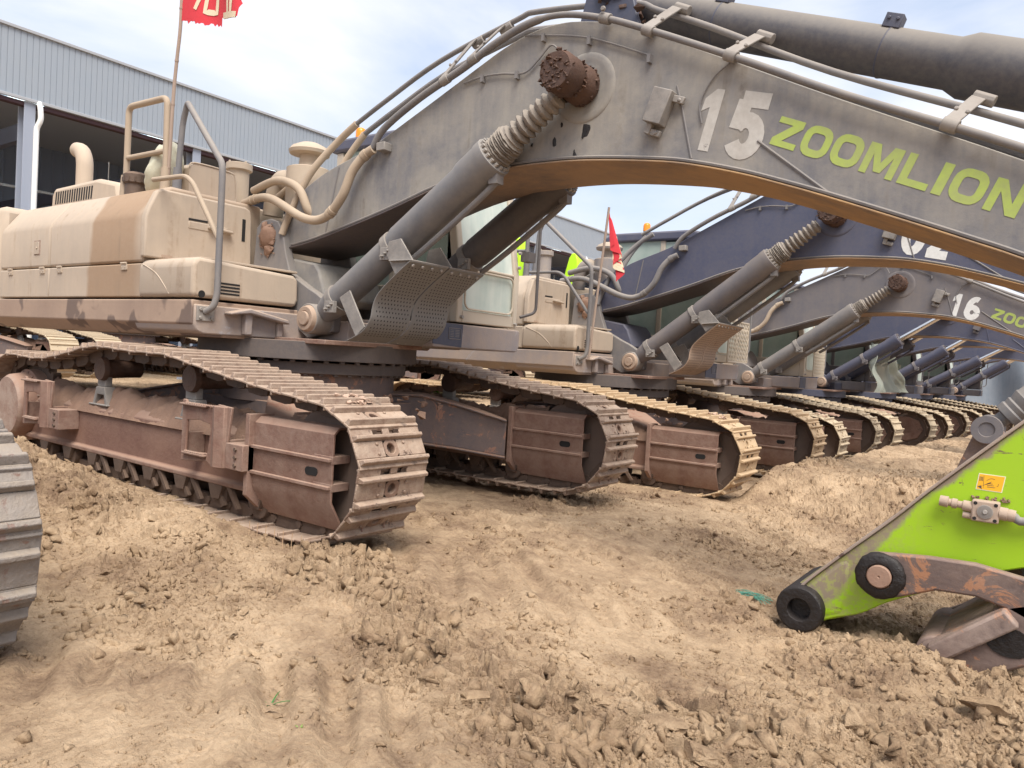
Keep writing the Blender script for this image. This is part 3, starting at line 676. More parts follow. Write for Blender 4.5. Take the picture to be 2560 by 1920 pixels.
            s_.box(x(1.46), x(1.66), y0-.01, -.166, .425, .605)
            so2 = s_.build('step', mats['frame'], fr, .006)
            bl = MB()
            for zz in (.46, .515, .57): bl.bolt((x(1.58), y0-.01, zz), (0, -1, 0), .016, .012)
            bl.build('bolts', MAP['link'], so2)
    return tr
def build_undercarriage(root, mats, ind, guard, steps, rimmed=False):
    for sg in (-1, 1):
        make_track(root, 1.52*sg, mats, ind, sg, guard, steps and sg < 0, rimmed)
    x = MB()
    for sx in (-1, 1):
        for sy in (-1, 1):       # four legs of the x frame
            a = Vector((sx*.45, sy*.5)); b = Vector((sx*1.5, sy*1.34)); c = Vector((sx*1.75, sy*1.34)); d = Vector((sx*1.0, sy*.4))
            w = .17
            dirv = (b-a).normalized(); nn = Vector((-dirv.y, dirv.x))
            st = []
            for t, zt, zb in ((0, .86, .42), (.35, .87, .41), (.6, .80, .38), (1.0, .66, .31)):
                p = a.lerp(b, t); st.append((p, zt, zb))
            vs = []
            for p, zt, zb in st:
                for s1 in (-1, 1):
                    for z in (zt, zb): vs.append((p.x+nn.x*w*s1, p.y+nn.y*w*s1, z))
            fs = []
            for i in range(3):
                o = i*4; fs += [(o, o+4, o+6, o+2), (o+1, o+3, o+7, o+5), (o, o+1, o+5, o+4), (o+2, o+6, o+7, o+3)]
            fs += [(0, 2, 3, 1), (12, 13, 15, 14)]
            x.add(vs, fs)
            vs2 = []          # overhanging top and bottom flanges
            for zi in (1, 2):
                vs = []
                for q in st:
                    z = q[zi]+(.0 if zi == 1 else -.02)
                    for s1 in (-1, 1):
                        for dz in (0, .022): vs.append((q[0].x+nn.x*(w+.05)*s1, q[0].y+nn.y*(w+.05)*s1, z+dz))
                fs = []
                for i in range(3):
                    o = i*4; fs += [(o, o+2, o+6, o+4), (o+1, o+5, o+7, o+3), (o, o+4, o+5, o+1), (o+2, o+3, o+7, o+6)]
                fs += [(0, 1, 3, 2), (12, 14, 15, 13)]; x.add(vs, fs)
    x.box(-.85, .85, -.8, .8, .42, .80)
    x.cyl((0, 0, .78), (0, 0, 1.07), .84, n=48)
    xo = x.build('chassis', mats['xframe'], root, .008)
    s = MB(); s.cyl((0, 0, 1.065), (0, 0, 1.165), .95, n=64)
    for i in range(44):
        a = 2*math.pi*i/44; s.box(-.018, .018, -.02, .02, 1.045, 1.066, Matrix.Translation((.91*math.cos(a), .91*math.sin(a), 0)) @ Matrix.Rotation(a, 4, 'Z'))
        s.box(-.018, .018, -.022, .022, 1.165, 1.187, Matrix.Translation((1.0*math.cos(a+.03), 1.0*math.sin(a+.03), 0)) @ Matrix.Rotation(a, 4, 'Z'))
    s.cyl((0, 0, 1.186), (0, 0, 1.35), 1.055, n=64)
    s.build('slewing_ring', mats['steel_d'], root, .005)
    m_ = MB(); r = np.random.RandomState(3)
    for i in range(30):
        a = r.uniform(-.75, .75); rad = r.uniform(.95, 1.6); v, f = rock_variant(1, 60+i); s_ = r.uniform(.02, .06)
        m_.add((v*s_+np.array([rad*math.cos(a), rad*math.sin(a), .88-max(0, rad-1.1)*.3])).tolist(), [tuple(int(k) for k in q) for q in f])
    tag(m_.build('caked_mud', MAP['mudlump'], xo, ang=50), kind='stuff')

def plate_path(mb, P, y0, y1, t):
    """bent plate following a side view path P [(x,z)], between y0 and y1, thickness t downward-normal"""
    n = len(P); Q = []
    for i in range(n):
        a = Vector(P[max(i-1, 0)]); c = Vector(P[min(i+1, n-1)]); d = (c-a).normalized(); Q.append((P[i][0]+d.y*t, P[i][1]-d.x*t))
    vs = [(p[0], y0, p[1]) for p in P]+[(p[0], y1, p[1]) for p in P]+[(p[0], y0, p[1]) for p in Q]+[(p[0], y1, p[1]) for p in Q]
    fs = []
    for i in range(n-1):
        fs += [(i, i+1, n+i+1, n+i), (2*n+i, 3*n+i, 3*n+i+1, 2*n+i+1), (i, 2*n+i, 2*n+i+1, i+1), (n+i, n+i+1, 3*n+i+1, 3*n+i)]
    fs += [(0, n, 3*n, 2*n), (n-1, 3*n-1+0, 4*n-1, 2*n-1)] if False else [(0, n, 3*n, 2*n), (n-1, 3*n-1, 4*n-1, 2*n-1)]
    mb.add(vs, fs)
def sm2(P, sub=5): return [(p.x, p.z) for p in smooth([(a, 0, b) for a, b in P], sub)]
LOW = sm2([(-.03, 2.23), (.30, 2.265), (.65, 2.33), (1.36, 2.49), (1.97, 2.65), (2.4, 2.715), (2.75, 2.735), (3.11, 2.73), (3.446, 2.705), (3.915, 2.645), (4.175, 2.59), (4.46, 2.51), (4.707, 2.425), (4.953, 2.335), (5.4, 2.16), (5.665, 2.053), (5.911, 1.95), (6.4, 1.72), (6.9, 1.45)], 4)
TOP = sm2([(-.06, 2.45), (.0, 2.60), (.12, 2.70), (.55, 2.90), (1.12, 3.06), (1.75, 3.31), (2.3, 3.54), (2.55, 3.64), (2.8, 3.705), (3.0, 3.72), (3.2, 3.70), (3.52, 3.615), (3.85, 3.46), (4.3, 3.235), (5.0, 2.875), (5.9, 2.43), (6.5, 2.10), (7.0, 1.80), (7.12, 1.6), (7.05, 1.42)], 4)
def build_boom(root, mats, text, dotted=True):
    b = MB(); poly = TOP+LOW[::-1]
    b.prism(poly, -.38, .31, 'y')
    bo = b.build('boom', mats['boom'], root, .006, ang=25)
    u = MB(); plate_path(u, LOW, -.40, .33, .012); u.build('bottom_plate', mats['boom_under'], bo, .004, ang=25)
    e = MB()      # lit weld lip along the lower and upper near edges, gusset lines
    L1 = [(p[0], -.386, p[1]+.018) for p in LOW[2:]]; e.tube(L1, .012, 6, 0)
    e.tube([(3.98, -.381, 3.12), (4.03, -.381, 2.95), (4.11, -.381, 2.64)], .008, 6, 2)
    e.tube([(4.53, -.381, 2.70), (4.98, -.381, 2.335)], .010, 6, 0)
    e.tube([(.60, -.381, 2.36), (.66, -.381, 2.6), (.74, -.381, 2.93)], .008, 6, 2)
    e.build('weld_seam', mats['pipe'], bo)
    c = MB(); c.lathe((3.28, -.38, 3.22), (0, -.02, 0), [(0, .245), (.3, .24), (.5, .225), (.5, .19), (.3, .18), (.6, .10)], 40, False)
    c.build('pin_collar', mats['boom'], bo, ang=60)
    p = MB(); p.lathe((3.28, -.40, 3.22), (0, -.36, 0), [(0, .135), (.3, .135), (.36, .115), (.5, .12), (.56, .135), (.9, .135), (1, .12), (1, .0)], 26, False, .03)
    rs2 = np.random.RandomState(8)
    for i in range(70):
        a = rs2.uniform(0, 6.28); t = rs2.choice([.02, .05, .2, .38]); v, f = rock_variant(1, i); s_ = rs2.uniform(.012, .028); q = np.array([3.28+.135*math.cos(a), -.40-t*.9, 3.22+.135*math.sin(a)])
        p.add((v*s_+q).tolist(), [tuple(int(k) for k in z) for z in f])
    for i in range(60):
        a = rs2.uniform(0, 6.28); rr_ = .12*math.sqrt(rs2.uniform(0, 1)); v, f = rock_variant(1, i); s_ = rs2.uniform(.01, .022)
        p.add((v*s_+np.array([3.28+rr_*math.cos(a), -.76, 3.22+rr_*math.sin(a)])).tolist(), [tuple(int(k) for k in z) for z in f])
    p.build('boom_pin', mats['pin'], bo, ang=50)
    # grease drips
    if dotted:
        for x, z, a_, b_ in ((3.30, 2.93, .045, .075), (3.06, 2.88, .025, .05), (3.11, 2.98, .018, .045), (2.86, 2.88, .018, .03), (3.24, 2.765, .03, .05), (.74, 2.60, .05, .02), (.98, 2.93, .05, .05)):
            g_ = MB(); v, f = rock_variant(2, int(x*100)); g_.add([(x+p_[0]*a_, -.381+p_[1]*.008, z+p_[2]*b_*1.5) for p_ in v], [tuple(int(k) for k in q) for q in f])
            g_.build('grease_drip', MAP['tar'], bo, ang=50)
    # covers and lugs on the side plate
    k = MB(); Mx = Matrix.Translation((3.90, -.40, 2.99)) @ Matrix.Rotation(R_(20), 4, 'Y')
    k.box(-.075, .06, -.075, .02, -.12, .10, Mx); k.box(.06, .14, -.03, .0, .04, .085, Mx); k.box(-.02, .06, -.03, .0, -.19, -.15, Mx); k.box(-.05, -.01, -.04, .0, -.19, -.12, Mx)
    k.bolt(Mx @ Vector((.11, -.03, .06)), (0, -1, 0), .014, .01); k.bolt(Mx @ Vector((.03, -.03, -.17)), (0, -1, 0), .014, .01)
    k.build('lamp_bracket', mats['steel'], bo, .006)
    k = MB(); k.box(1.30, 1.40, -.47, -.38, 2.99, 3.06, None); k.build('lug', mats['steel'], bo, .006)
    # grease lines with their clips
    w = MB()
    w.tube([(2.18, -.40, 3.43), (2.37, -.40, 3.45), (2.55, -.40, 3.44), (2.76, -.40, 3.41), (2.88, -.40, 3.48), (2.99, -.41, 3.56), (3.07, -.43, 3.51), (3.12, -.46, 3.42)], .007, 6)
    w.tube([(2.75, -.40, 3.68), (2.95, -.40, 3.645), (3.32, -.40, 3.55), (3.78, -.40, 3.345)], .006, 6)
    for x, z in ((2.37, 3.45), (2.70, 3.42), (2.92, 3.65), (3.31, 3.55), (3.78, 3.34)): w.box(x-.012, x+.012, -.42, -.38, z-.045, z+.01)
    if dotted: w.tube([(4.33, -.392, 3.20), (4.22, -.392, 3.12), (4.15, -.392, 2.98), (4.17, -.392, 2.85)], .005, 6)
    w.build('grease_line', mats['pipe'], bo)
    # hydraulic pipes along the back of the boom
    near = [(1.23, 3.03), (1.36, 3.18), (1.75, 3.37), (2.2, 3.53), (2.5, 3.655), (2.8, 3.74), (3.08, 3.745), (3.41, 3.655), (3.75, 3.51), (4.41, 3.19), (5.0, 2.89), (5.88, 2.48), (6.8, 2.0)]
    far = [(.70, 3.355), (1.1, 3.52), (1.73, 3.755), (2.5, 3.925), (2.73, 3.945), (3.50, 3.83), (3.72, 3.73), (4.12, 3.53), (4.89, 3.11), (5.88, 2.66), (6.8, 2.2)]
    q = MB(); q.tube([(x, -.44, z) for x, z in near], lambda t: .029 if t < .45 else .022, 12, 6); q.build('hydraulic_pipe', mats['pipe'], bo)
    q = MB(); q.tube([(x, -.20, z) for x, z in far], .021, 12, 5); q.build('hydraulic_pipe', mats['pipe'], bo)
    q = MB(); q.tube([(x-.25, .15, z+.05) for x, z in far], .026, 10, 4); q.build('hydraulic_pipe', mats['pipe'], bo)
    for x, z, zz, sl in ((2.02, 3.47, 3.83, .35), (2.30, 3.58, 3.88, .35), (3.45, 3.64, None, -.4), (3.78, 3.49, 3.70, -.5), (4.35, 3.22, 3.40, -.5), (5.55, 2.64, 2.83, -.48)):
        m_ = MB(); d = Vector((1, 0, sl)).normalized()
        m_.cyl(Vector((x, -.44, z))-d*.04, Vector((x, -.44, z))+d*.04, .037, n=14)
        if zz:
            yb = -.2; m_.cyl(Vector((x+.12, yb, zz))-d*.055, Vector((x+.12, yb, zz))+d*.055, .034, n=10)
            nr = Vector((-d.z, 0, d.x)); a = Vector((x, -.46, z))+nr*.03; bq = Vector((x+.10, -.25, zz))
            m_.add([a-d*.036, a+d*.036, bq+d*.036, bq-d*.036, a-d*.036+Vector((0, .02, 0)), a+d*.036+Vector((0, .02, 0)), bq+d*.036+Vector((0, .02, 0)), bq-d*.036+Vector((0, .02, 0))],
                   [(0, 1, 2, 3), (7, 6, 5, 4), (0, 4, 5, 1), (1, 5, 6, 2), (2, 6, 7, 3), (3, 7, 4, 0)])
            mid = a.lerp(bq, .35)
            for s1 in (-.025, .025): m_.bolt(mid+d*s1*1.2, (0, -1, .3), .013, .014)
        else: m_.bolt((x, -.47, z+.05), (0, -1, 0), .02, .02)
        m_.build('pipe_clamp', mats['clamp'], bo, .004)
    # lettering
    for kind, mat_, args in text:
        t_ = MB()
        if kind == 'num': glyph_text(t_, *args)
        else: glyph_text(t_, *args)
        t_.build('painted_number' if kind == 'num' else 'lettering', mat_, bo)
    return bo
CD = Vector((2.57, 0, 1.675)).normalized()      # boom cylinder direction
def build_cylinder(root, mats, off, chrome=False, shield=True, dark=False):
    P0 = Vector((.71, -.51, 1.55))+Vector(off); mt = mats['cyl2'] if dark else mats['cyl']
    K = .87 if chrome else 1.0
    def at(t): return P0+CD*t*(K if t > 1.3 else 1)
    b = MB()
    b.lathe(P0, CD, [(t*(K if t > 1.3 else 1), q) for t, q in [(.10, .09), (.2, .115), (.26, .124), (1.12, .124), (1.16, .13), (1.2, .138), (1.95, .138), (2.0, .15), (2.18, .152), (2.2, .158), (2.27, .158), (2.28, .1)]], 36)
    bo = b.build('boom_cylinder', mt, root, .003, ang=28)
    e = MB(); e.lathe(P0+Vector((0, -.12, 0)), (0, .24, 0), [(0, .08), (0, .135), (1, .135), (1, .08)], 26); e.build('cylinder_eye', mats['steel'], bo, .006)
    h = MB(); z = CD; u = Vector((0, 1, 0)); w = z.cross(u)
    for i in range(18):
        a = 2*math.pi*i/18; h.cyl(at(2.265)+(u*math.cos(a)+w*math.sin(a))*.132, at(2.30)+(u*math.cos(a)+w*math.sin(a))*.132, .014, n=6)
    h.build('head_bolts', mats['steel'], bo)
    if chrome:
        r = MB(); r.cyl(at(2.25), P0+CD*2.98, .062, n=24); r.build('rod', MAP['chrome'], bo)
    else:
        r = MB(); prof = [(2.27, .125), (2.30, .118)]; t = 2.30
        for i in range(9): prof += [(t+.010, .122+.004*(i % 2)), (t+.020, .106)]; t += .018
        while t < 2.90:
            k = (t-2.3)/.6; prof += [(t+.010, .110-.028*k), (t+.020, .113-.028*k), (t+.042, .070-.012*k)]; t += .060
        prof += [(2.93, .07)]
        r.lathe(P0, CD, prof, 28, True, .045); r.build('bellows', mats['canvas'], bo, ang=25)
    # feed pipe slung below the barrel
    dn = Vector((.55, 0, -.83)); q = MB(); q.tube([at(2.22)+dn*.15, at(2.12)+dn*.19, at(1.5)+dn*.20, at(1.15)+dn*.19], .026, 10, 4)
    q.box(-.04, .04, -.04, .04, -.04, .04, Matrix.Translation(at(2.2)+dn*.16)); q.build('feed_pipe', mats['pipe'], bo)
    for t, rr_ in ((1.10, .134), (.32, .131)):
        m_ = MB(); m_.lathe(P0, CD, [(t-.035, rr_-.008), (t-.035, rr_+.006), (t+.035, rr_+.006), (t+.035, rr_-.008)], 36, False)
        c = at(t)+Vector((.0, -rr_+.02, 0))+dn*.05; m_.box(-.06, .06, -.02, .02, -.05, .05, Matrix.Translation(c+Vector((.03, -.03, -.03))))
        for s1 in (-.035, 0, .035): m_.bolt(c+Vector((.04+s1, -.05, -.03+s1*.6)), (0, -1, 0), .012, .03)
        m_.build('clamp_band', mats['steel'], bo, .003)
    if shield:
        y0, y1 = (-.72, -.275) if P0.y < 0 else (-.26, .19); ox = -.12; oz = -.01
        S = sm2([(2.135+ox, 2.02+oz), (1.96+ox, 1.90+oz), (1.80+ox, 1.77+oz), (1.745+ox, 1.67+oz), (1.725+ox, 1.57+oz), (1.66+ox, 1.48+oz), (1.56+ox, 1.425+oz), (1.46+ox, 1.385+oz)], 3)
        s_ = MB(); plate_path(s_, S, y0, y1, -.006)
        so_ = s_.build('shield_plate', mats['shield'], bo, .002, ang=40)
        hl = MB(); lens = [0]
        for a, c in zip(S[:-1], S[1:]): lens.append(lens[-1]+math.hypot(c[0]-a[0], c[1]-a[1]))
        row = 0; d = .07
        while d < lens[-1]-.13:
            j = max(i for i in range(len(lens)-1) if lens[i] <= d); a = Vector((S[j][0], 0, S[j][1])); c = Vector((S[j+1][0], 0, S[j+1][1])); p = a.lerp(c, (d-lens[j])/(lens[j+1]-lens[j])); dr = (c-a).normalized(); nr = Vector((-dr.z, 0, dr.x))
            if nr.x < 0: nr = -nr
            y = y0+.05+(row % 2)*.018
            while y < y1-.03:
                o = p+Vector((0, y, 0))+nr*.0075
                hl.add([o+dr*.009*math.cos(k*math.pi/3)+Vector((0, .006*math.sin(k*math.pi/3), 0)) for k in range(6)], [(0, 1, 2, 3, 4, 5)])
                o = o-nr*.009
                hl.add([o+dr*.009*math.cos(k*math.pi/3)+Vector((0, .006*math.sin(k*math.pi/3), 0)) for k in range(6)], [(5, 4, 3, 2, 1, 0)])
                y += .036
            d += .036; row += 1
        hl.build('perforations', MAP['black'], so_)
        bt = MB()
        for i in range(4):
            y = y0+.05+i*.11; bt = MB(); bt.bolt((S[0][0]-.02, y, S[0][1]-.03), (.8, 0, -.6), .014, .012); bt.build('bolt', mats['steel'], so_)
        for y in (y0+.1, y0+.2, y0+.3): bt = MB(); bt.bolt((S[-2][0], y, S[-2][1]+.005), (.6, 0, -.8), .011, .012); bt.build('bolt', mats['steel'], so_)
        for pl, ya in (([(1.30+ox, 1.74+oz), (1.42+ox, 1.80+oz), (1.62+ox, 1.50+oz), (1.52+ox, 1.42+oz)], y0+.04), ([(1.33+ox, 1.74+oz), (1.50+ox, 1.80+oz), (1.64+ox, 1.56+oz), (1.56+ox, 1.44+oz)], y1-.05), ([(1.86+ox, 2.18+oz), (1.99+ox, 2.2+oz), (2.13+ox, 2.03+oz), (1.95+ox, 1.92+oz), (1.84+ox, 2.08+oz)], y0+.03)):
            h_ = MB(); h_.prism(pl, ya, ya+.015, 'y'); h_.build('shield_bracket', mats['steel'], so_, .003)
        h_ = MB(); h_.box(1.9+ox, 2.14+ox, y0, y1, 2.02+oz, 2.03+oz); h_.build('shield_bracket', mats['steel'], so_, .003)
    return bo
def build_upper(root, mats, lod=0, front=True):
    b = MB()                                                  # deck with slanted side skirts
    b.prism([(-1.36, 1.335), (-1.50, 1.44), (-1.50, 1.635), (1.50, 1.635), (1.50, 1.44), (1.36, 1.335)], -3.9, .34, 'x')
    d = b.build('side_skirt', mats['skirt'], root, .01)
    b = MB(); b.prism([(-1.485, 1.43), (-1.46, 1.38), (-1.40, 1.358), (-.36, 1.358), (-.36, 1.60), (-1.485, 1.60)], -.6, .36, 'x'); b.box(-1.0, .95, -.36, 1.2, 1.36, 1.55)
    b.prism([(-1.22, 1.555), (-1.03, 1.60), (-.64, 1.53), (-.62, 1.49), (-1.03, 1.555), (-1.22, 1.53)], .36, .47, 'x')
    b.box(.36, .43, -1.05, -.98, 1.37, 1.56); b.box(.36, .40, -.70, -.64, 1.37, 1.50)
    dk = b.build('deck', mats['deck'], root, .012)
    b = MB(); b.box(.36, .372, -1.47, -1.31, 1.465, 1.585)
    for y, z in ((-1.44, 1.56), (-1.44, 1.49), (-1.34, 1.49)): b.bolt((.372, y, z), (1, 0, 0), .016, .014)
    b.build('rail_flange', mats['steel'], dk, .003)
    # body: rear doors, hood, counterweight
    sec = lambda s=1, e=0: [(-1.49, 1.66), (-1.49, 2.36), (-1.47, 2.42), (-1.30, 2.655), (-1.24, 2.68), (1.24, 2.68), (1.30, 2.655), (1.47, 2.42), (1.49, 2.36), (1.49, 1.66)]
    b = MB(); b.prism([(-1.49, 1.965), (-1.49, 2.36), (-1.47, 2.42), (-1.30, 2.655), (-1.24, 2.68), (-.3, 2.68), (-.3, 1.965)], -2.345, -.505, 'x')
    ho = b.build('side_door', mats['body_band'], root, .025)
    b = MB(); b.prism([(-1.49, 1.655), (-1.49, 1.955), (-1.3, 1.955), (-1.3, 1.655)], -2.345, -.505, 'x'); b.build('lower_panel', mats['body_band'], root, .012)
    b = MB(); b.prism([(-1.49, 1.655), (-1.49, 1.955), (-1.3, 1.955), (-1.3, 1.655)], -3.6, -2.36, 'x'); b.build('lower_panel', mats['body'], root, .012)
    b = MB(); b.prism([(-1.49, 1.965), (-1.49, 2.36), (-1.47, 2.42), (-1.30, 2.655), (-1.24, 2.68), (-.3, 2.68), (-.3, 1.965)], -3.6, -2.36, 'x'); b2 = b.build('side_door', mats['body'], root, .025)
    l = MB(); l.box(-2.72, -2.58, -1.494, -1.488, 2.10, 2.25); l.build('latch_recess', mats['dark'], b2)
    l = MB(); l.box(-2.705, -2.60, -1.50, -1.49, 2.105, 2.235); l.bolt((-2.64, -1.50, 2.17), (0, -1, 0), .012, .01); l.build('latch', mats['body'], b2, .004)
    b = MB(); b.prism([(-.29, 1.64), (-.29, 2.68), (1.24, 2.68), (1.30, 2.655), (1.47, 2.42), (1.49, 2.36), (1.49, 1.64)], -3.6, -.6, 'x'); b.build('engine_cover', mats['body'], root, .02)
    b = MB(); b.prism([(-3.62, 1.45), (-3.62, 2.70), (-4.2, 2.66), (-4.45, 2.5), (-4.5, 1.9), (-4.3, 1.45)], -1.49, 1.49, 'y'); b.build('counterweight', mats['body'], root, .08)
    for xh in (-3.3, -2.5, -2.1, -.8):
        hg = MB(); hg.box(xh-.05, xh+.05, -1.502, -1.488, 1.90, 1.95); hg.cyl((xh-.05, -1.502, 1.96), (xh+.05, -1.502, 1.96), .010, n=8); hg.bolt((xh-.03, -1.502, 1.922), (0, -1, 0), .007, .006); hg.bolt((xh+.03, -1.502, 1.922), (0, -1, 0), .007, .006); hg.build('hinge', mats['body'], b2, .002)
    # raised hood with louvres
    b = MB(); b.prism([(-4.2, 2.68), (-4.30, 2.76), (-4.28, 3.02), (-4.2, 3.10), (-3.1, 3.12), (-2.62, 3.03), (-2.52, 2.68)], -.72, .9, 'y')
    h = b.build('raised_hood', mats['body'], root, .05); l = MB()
    for i in range(16): l.prism([(-4.16+i*.062, 2.89), (-4.16+i*.062+.03, 2.89), (-4.14+i*.062+.03, 3.04), (-4.14+i*.062, 3.04)], -.724, -.70, 'y')
    l.build('louvres', MAP['black'], h)
    b = MB(); b.tube([(-4.36, -.3, 2.9), (-4.36, -.3, 3.35), (-4.37, -.3, 3.55), (-4.45, -.3, 3.68), (-4.58, -.3, 3.72)], .10, 18, 6); b.build('exhaust_pipe', mats['body'], h, ang=60)
    # front tool box and battery box, their faces looking along +x
    b = MB(); b.prism([(-1.515, 2.005), (-1.515, 2.36), (-1.49, 2.44), (-1.42, 2.60), (-1.37, 2.625), (-.53, 2.625), (-.475, 2.60), (-.46, 2.54), (-.44, 2.005)], -.50, -.42, 'x')
    t = b.build('tool_box', mats['body'], root, .018, seg=3)
    l = MB(); l.prism([(-1.12, 2.415), (-.93, 2.418), (-.93, 2.40), (-1.12, 2.395)], -.43, -.4165, 'x'); l.build('grip_gap', MAP['black'], t)
    l = MB(); l.box(-.43, -.4165, -.565, -.53, 2.29, 2.505); l.build('slot', MAP['black'], t)
    l = MB(); l.box(-.43, -.417, -1.36, -1.26, 2.02, 2.045); l.build('lower_catch', mats['boss'], t)
    l = MB(); l.box(-.45, -.414, -1.12, -.72, 2.32, 2.39); l.prism([(-.93, 2.37), (-.70, 2.36), (-.68, 2.335), (-.93, 2.345)], -.42, -.36, 'x'); l.build('grip', mats['body'], t, .008)
    b = MB(); b.prism([(-1.50, 1.655), (-1.515, 1.70), (-1.515, 1.93), (-1.47, 1.985), (-.52, 1.945), (-.47, 1.91), (-.46, 1.72), (-.49, 1.66)], -.50, .36, 'x')
    t = b.build('battery_box', mats['body'], root, .03, seg=3)
    for i in range(4):
        l = MB(); l.box(.35, .3635, -1.27, -1.08, 1.785-i*.028, 1.80-i*.028); l.build('vent', MAP['black'], t)
    l = MB(); l.cyl((.35, -1.43, 1.685), (.3635, -1.43, 1.685), .03, n=16); l.build('drain_hole', MAP['black'], t)
    l = MB(); l.tube([(-.44, -1.513, 1.94), (-.22, -1.514, 1.86), (-.08, -1.514, 1.76), (0, -1.508, 1.68)], .006, 6, 6); l.build('panel_crease', mats['body'], t)
    b = MB(); b.box(-.42, .30, -1.42, -.44, 1.975, 1.995); b.build('box_lid', mats['body'], t, .004)
    # boom foot brackets
    for y0 in (-.45, .36):
        b = MB(); b.prism([(-.42, 1.6), (-.35, 2.44), (-.27, 2.50), (-.14, 2.515), (-.02, 2.48), (.06, 2.38), (.11, 2.2), (.2, 1.98), (.33, 1.915), (.46, 1.85), (.60, 1.79), (.76, 1.70), (.85, 1.60), (.84, 1.45), (.5, 1.38), (.2, 1.55)], y0, y0+.09, 'y')
        br = b.build('boom_bracket', mats['bracket'], root, .01)
        c = MB(); c.lathe((.72, y0+.05, 1.55), (0, -.27 if y0 < 0 else .27, 0), [(0, .10), (.2, .12), (.85, .12), (1, .105), (1, .068), (.96, .064), (1.06, .060), (1.07, 0)], 30, False)
        c.build('pin_boss', mats['boss'], br, .004, ang=28)
        sg = -1 if y0 < 0 else 1; ys = y0 if y0 < 0 else y0+.09
        c = MB(); c.lathe((-.16, ys, 2.345), (0, .05*sg, 0), [(0, .12), (.3, .115), (.5, .10), (.8, .085), (1, .05), (1, 0)], 28, False, .08)
        for i in range(110):
            v, f = rock_variant(1, i % 17); a = i*1.7; q = .3+.7*((i*37 % 100)/100)
            c.add((v*(.010+.010*((i*53) % 100)/100)+np.array([-.16+.13*math.cos(a)*q, ys+.012*sg, 2.345+.14*math.sin(a)*q-(.10 if i > 80 else 0)])).tolist(), [tuple(int(k) for k in q_) for q_ in f])
        for k, (dx, dz, s_) in enumerate(((0, 0, .11), (.02, -.13, .085), (-.05, .09, .07), (.06, -.05, .07))):
            v, f = rock_variant(3, 300+k); c.add((v*np.array([s_, .035, s_*1.1])+np.array([-.16+dx, ys+.01*sg, 2.345+dz])).tolist(), [tuple(int(k2) for k2 in q_) for q_ in f])
        c.build('foot_pin', MAP['mudlump'], br, ang=50)
    b = MB(); b.prism([(.02, 2.02), (.1, 2.14), (.45, 2.08), (.52, 2.0), (.62, 1.76), (.5, 1.70), (.3, 1.72)], -.37, .37, 'y'); b.cyl((-.1, -.37, 2.345), (-.1, .37, 2.345), .13)
    b.build('cross_tube', mats['boom'], root, .02)
    b = MB(); b.prism([(.35, 1.375), (1.05, 1.37), (1.05, 1.33), (.35, 1.33)], -.70, .5, 'y'); b.build('front_sill', mats['frame'], root, .005)
    if lod: return
    # tanks and pipes on the deck top
    b = MB(); b.lathe((-1.36, -1.14, 2.66), (0, 0, .26), [(0, .10), (.5, .095), (.55, .115), (.85, .115), (.95, .08), (1, .0)], 20)
    for i in range(12): a = i*math.pi/6; b.box(-.010, .010, -.008, .008, 0, .045, Matrix.Translation((-1.36+.112*math.cos(a), -1.14+.112*math.sin(a), 2.81)))
    b.build('fuel_cap', mats['cap'], root, ang=30)
    b = MB(); b.lathe((-1.10, -.18, 2.60), (0, 0, .60), [(0, .105), (.88, .105), (.88, .135), (1, .135), (1, .12), (1, 0)], 28)
    for a in (0, 1.57, 3.14, 4.7): b.bolt((-1.10+.115*math.cos(a), -.18+.115*math.sin(a), 3.2), (0, 0, 1), .014, .018)
    b.build('oil_filter', mats['can'], root, .006)
    b = MB(); b.lathe((.02, -.15, 2.62), (0, 0, .98), [(0, .21), (.42, .21), (.43, .19), (.44, .1), (.56, .09), (.57, .19), (.60, .20), (.64, .17), (.68, .09), (.69, 0)], 32)
    b.tube([(-.15, -.2, 2.9), (-.32, -.2, 2.95), (-.42, -.2, 2.8), (-.45, -.2, 2.6)], .10, 14, 5); b.build('air_precleaner', mats['can'], root, ang=40)
    # rails
    b = MB(); b.tube(filleted([(-1.46, -1.19, 2.62), (-1.45, -1.19, 2.95), (-1.45, -1.19, 3.55), (-.74, -1.19, 3.53), (-.72, -1.19, 2.90), (-.72, -1.19, 2.58)], .08), .030, 12, 0); b.tube([(-1.45, -1.19, 3.05), (-.73, -1.19, 3.04)], .025, 10, 0)
    b.cyl((-1.46, -1.19, 2.6), (-1.46, -1.19, 2.88), .055, .042, 14); b.cyl((-.72, -1.19, 2.58), (-.72, -1.19, 2.88), .05, .042, 14); b.build('guard_rail', mats['rail'], root)
    b = MB(); b.tube(filleted([(-.61, -1.14, 2.58), (-.60, -1.13, 3.0), (-.585, -1.12, 3.30), (-.50, -1.13, 3.47), (-.40, -1.16, 3.40), (.44, -1.345, 2.76), (.455, -1.35, 2.6), (.455, -1.35, 1.68), (.44, -1.37, 1.58), (.37, -1.40, 1.54)], .06), .027, 12, 0)
    b.cyl((-.61, -1.14, 2.56), (-.605, -1.14, 2.88), .045, .037, 14); b.build('hand_rail', mats['rail2'], root)
    b = MB(); b.tube(filleted([(-.50, -1.42, 2.70), (-.05, -1.38, 2.70), (.05, -1.37, 2.64), (.43, -1.345, 2.15)], .06), .021, 10, 0); b.build('hand_rail', mats['rail'], root)
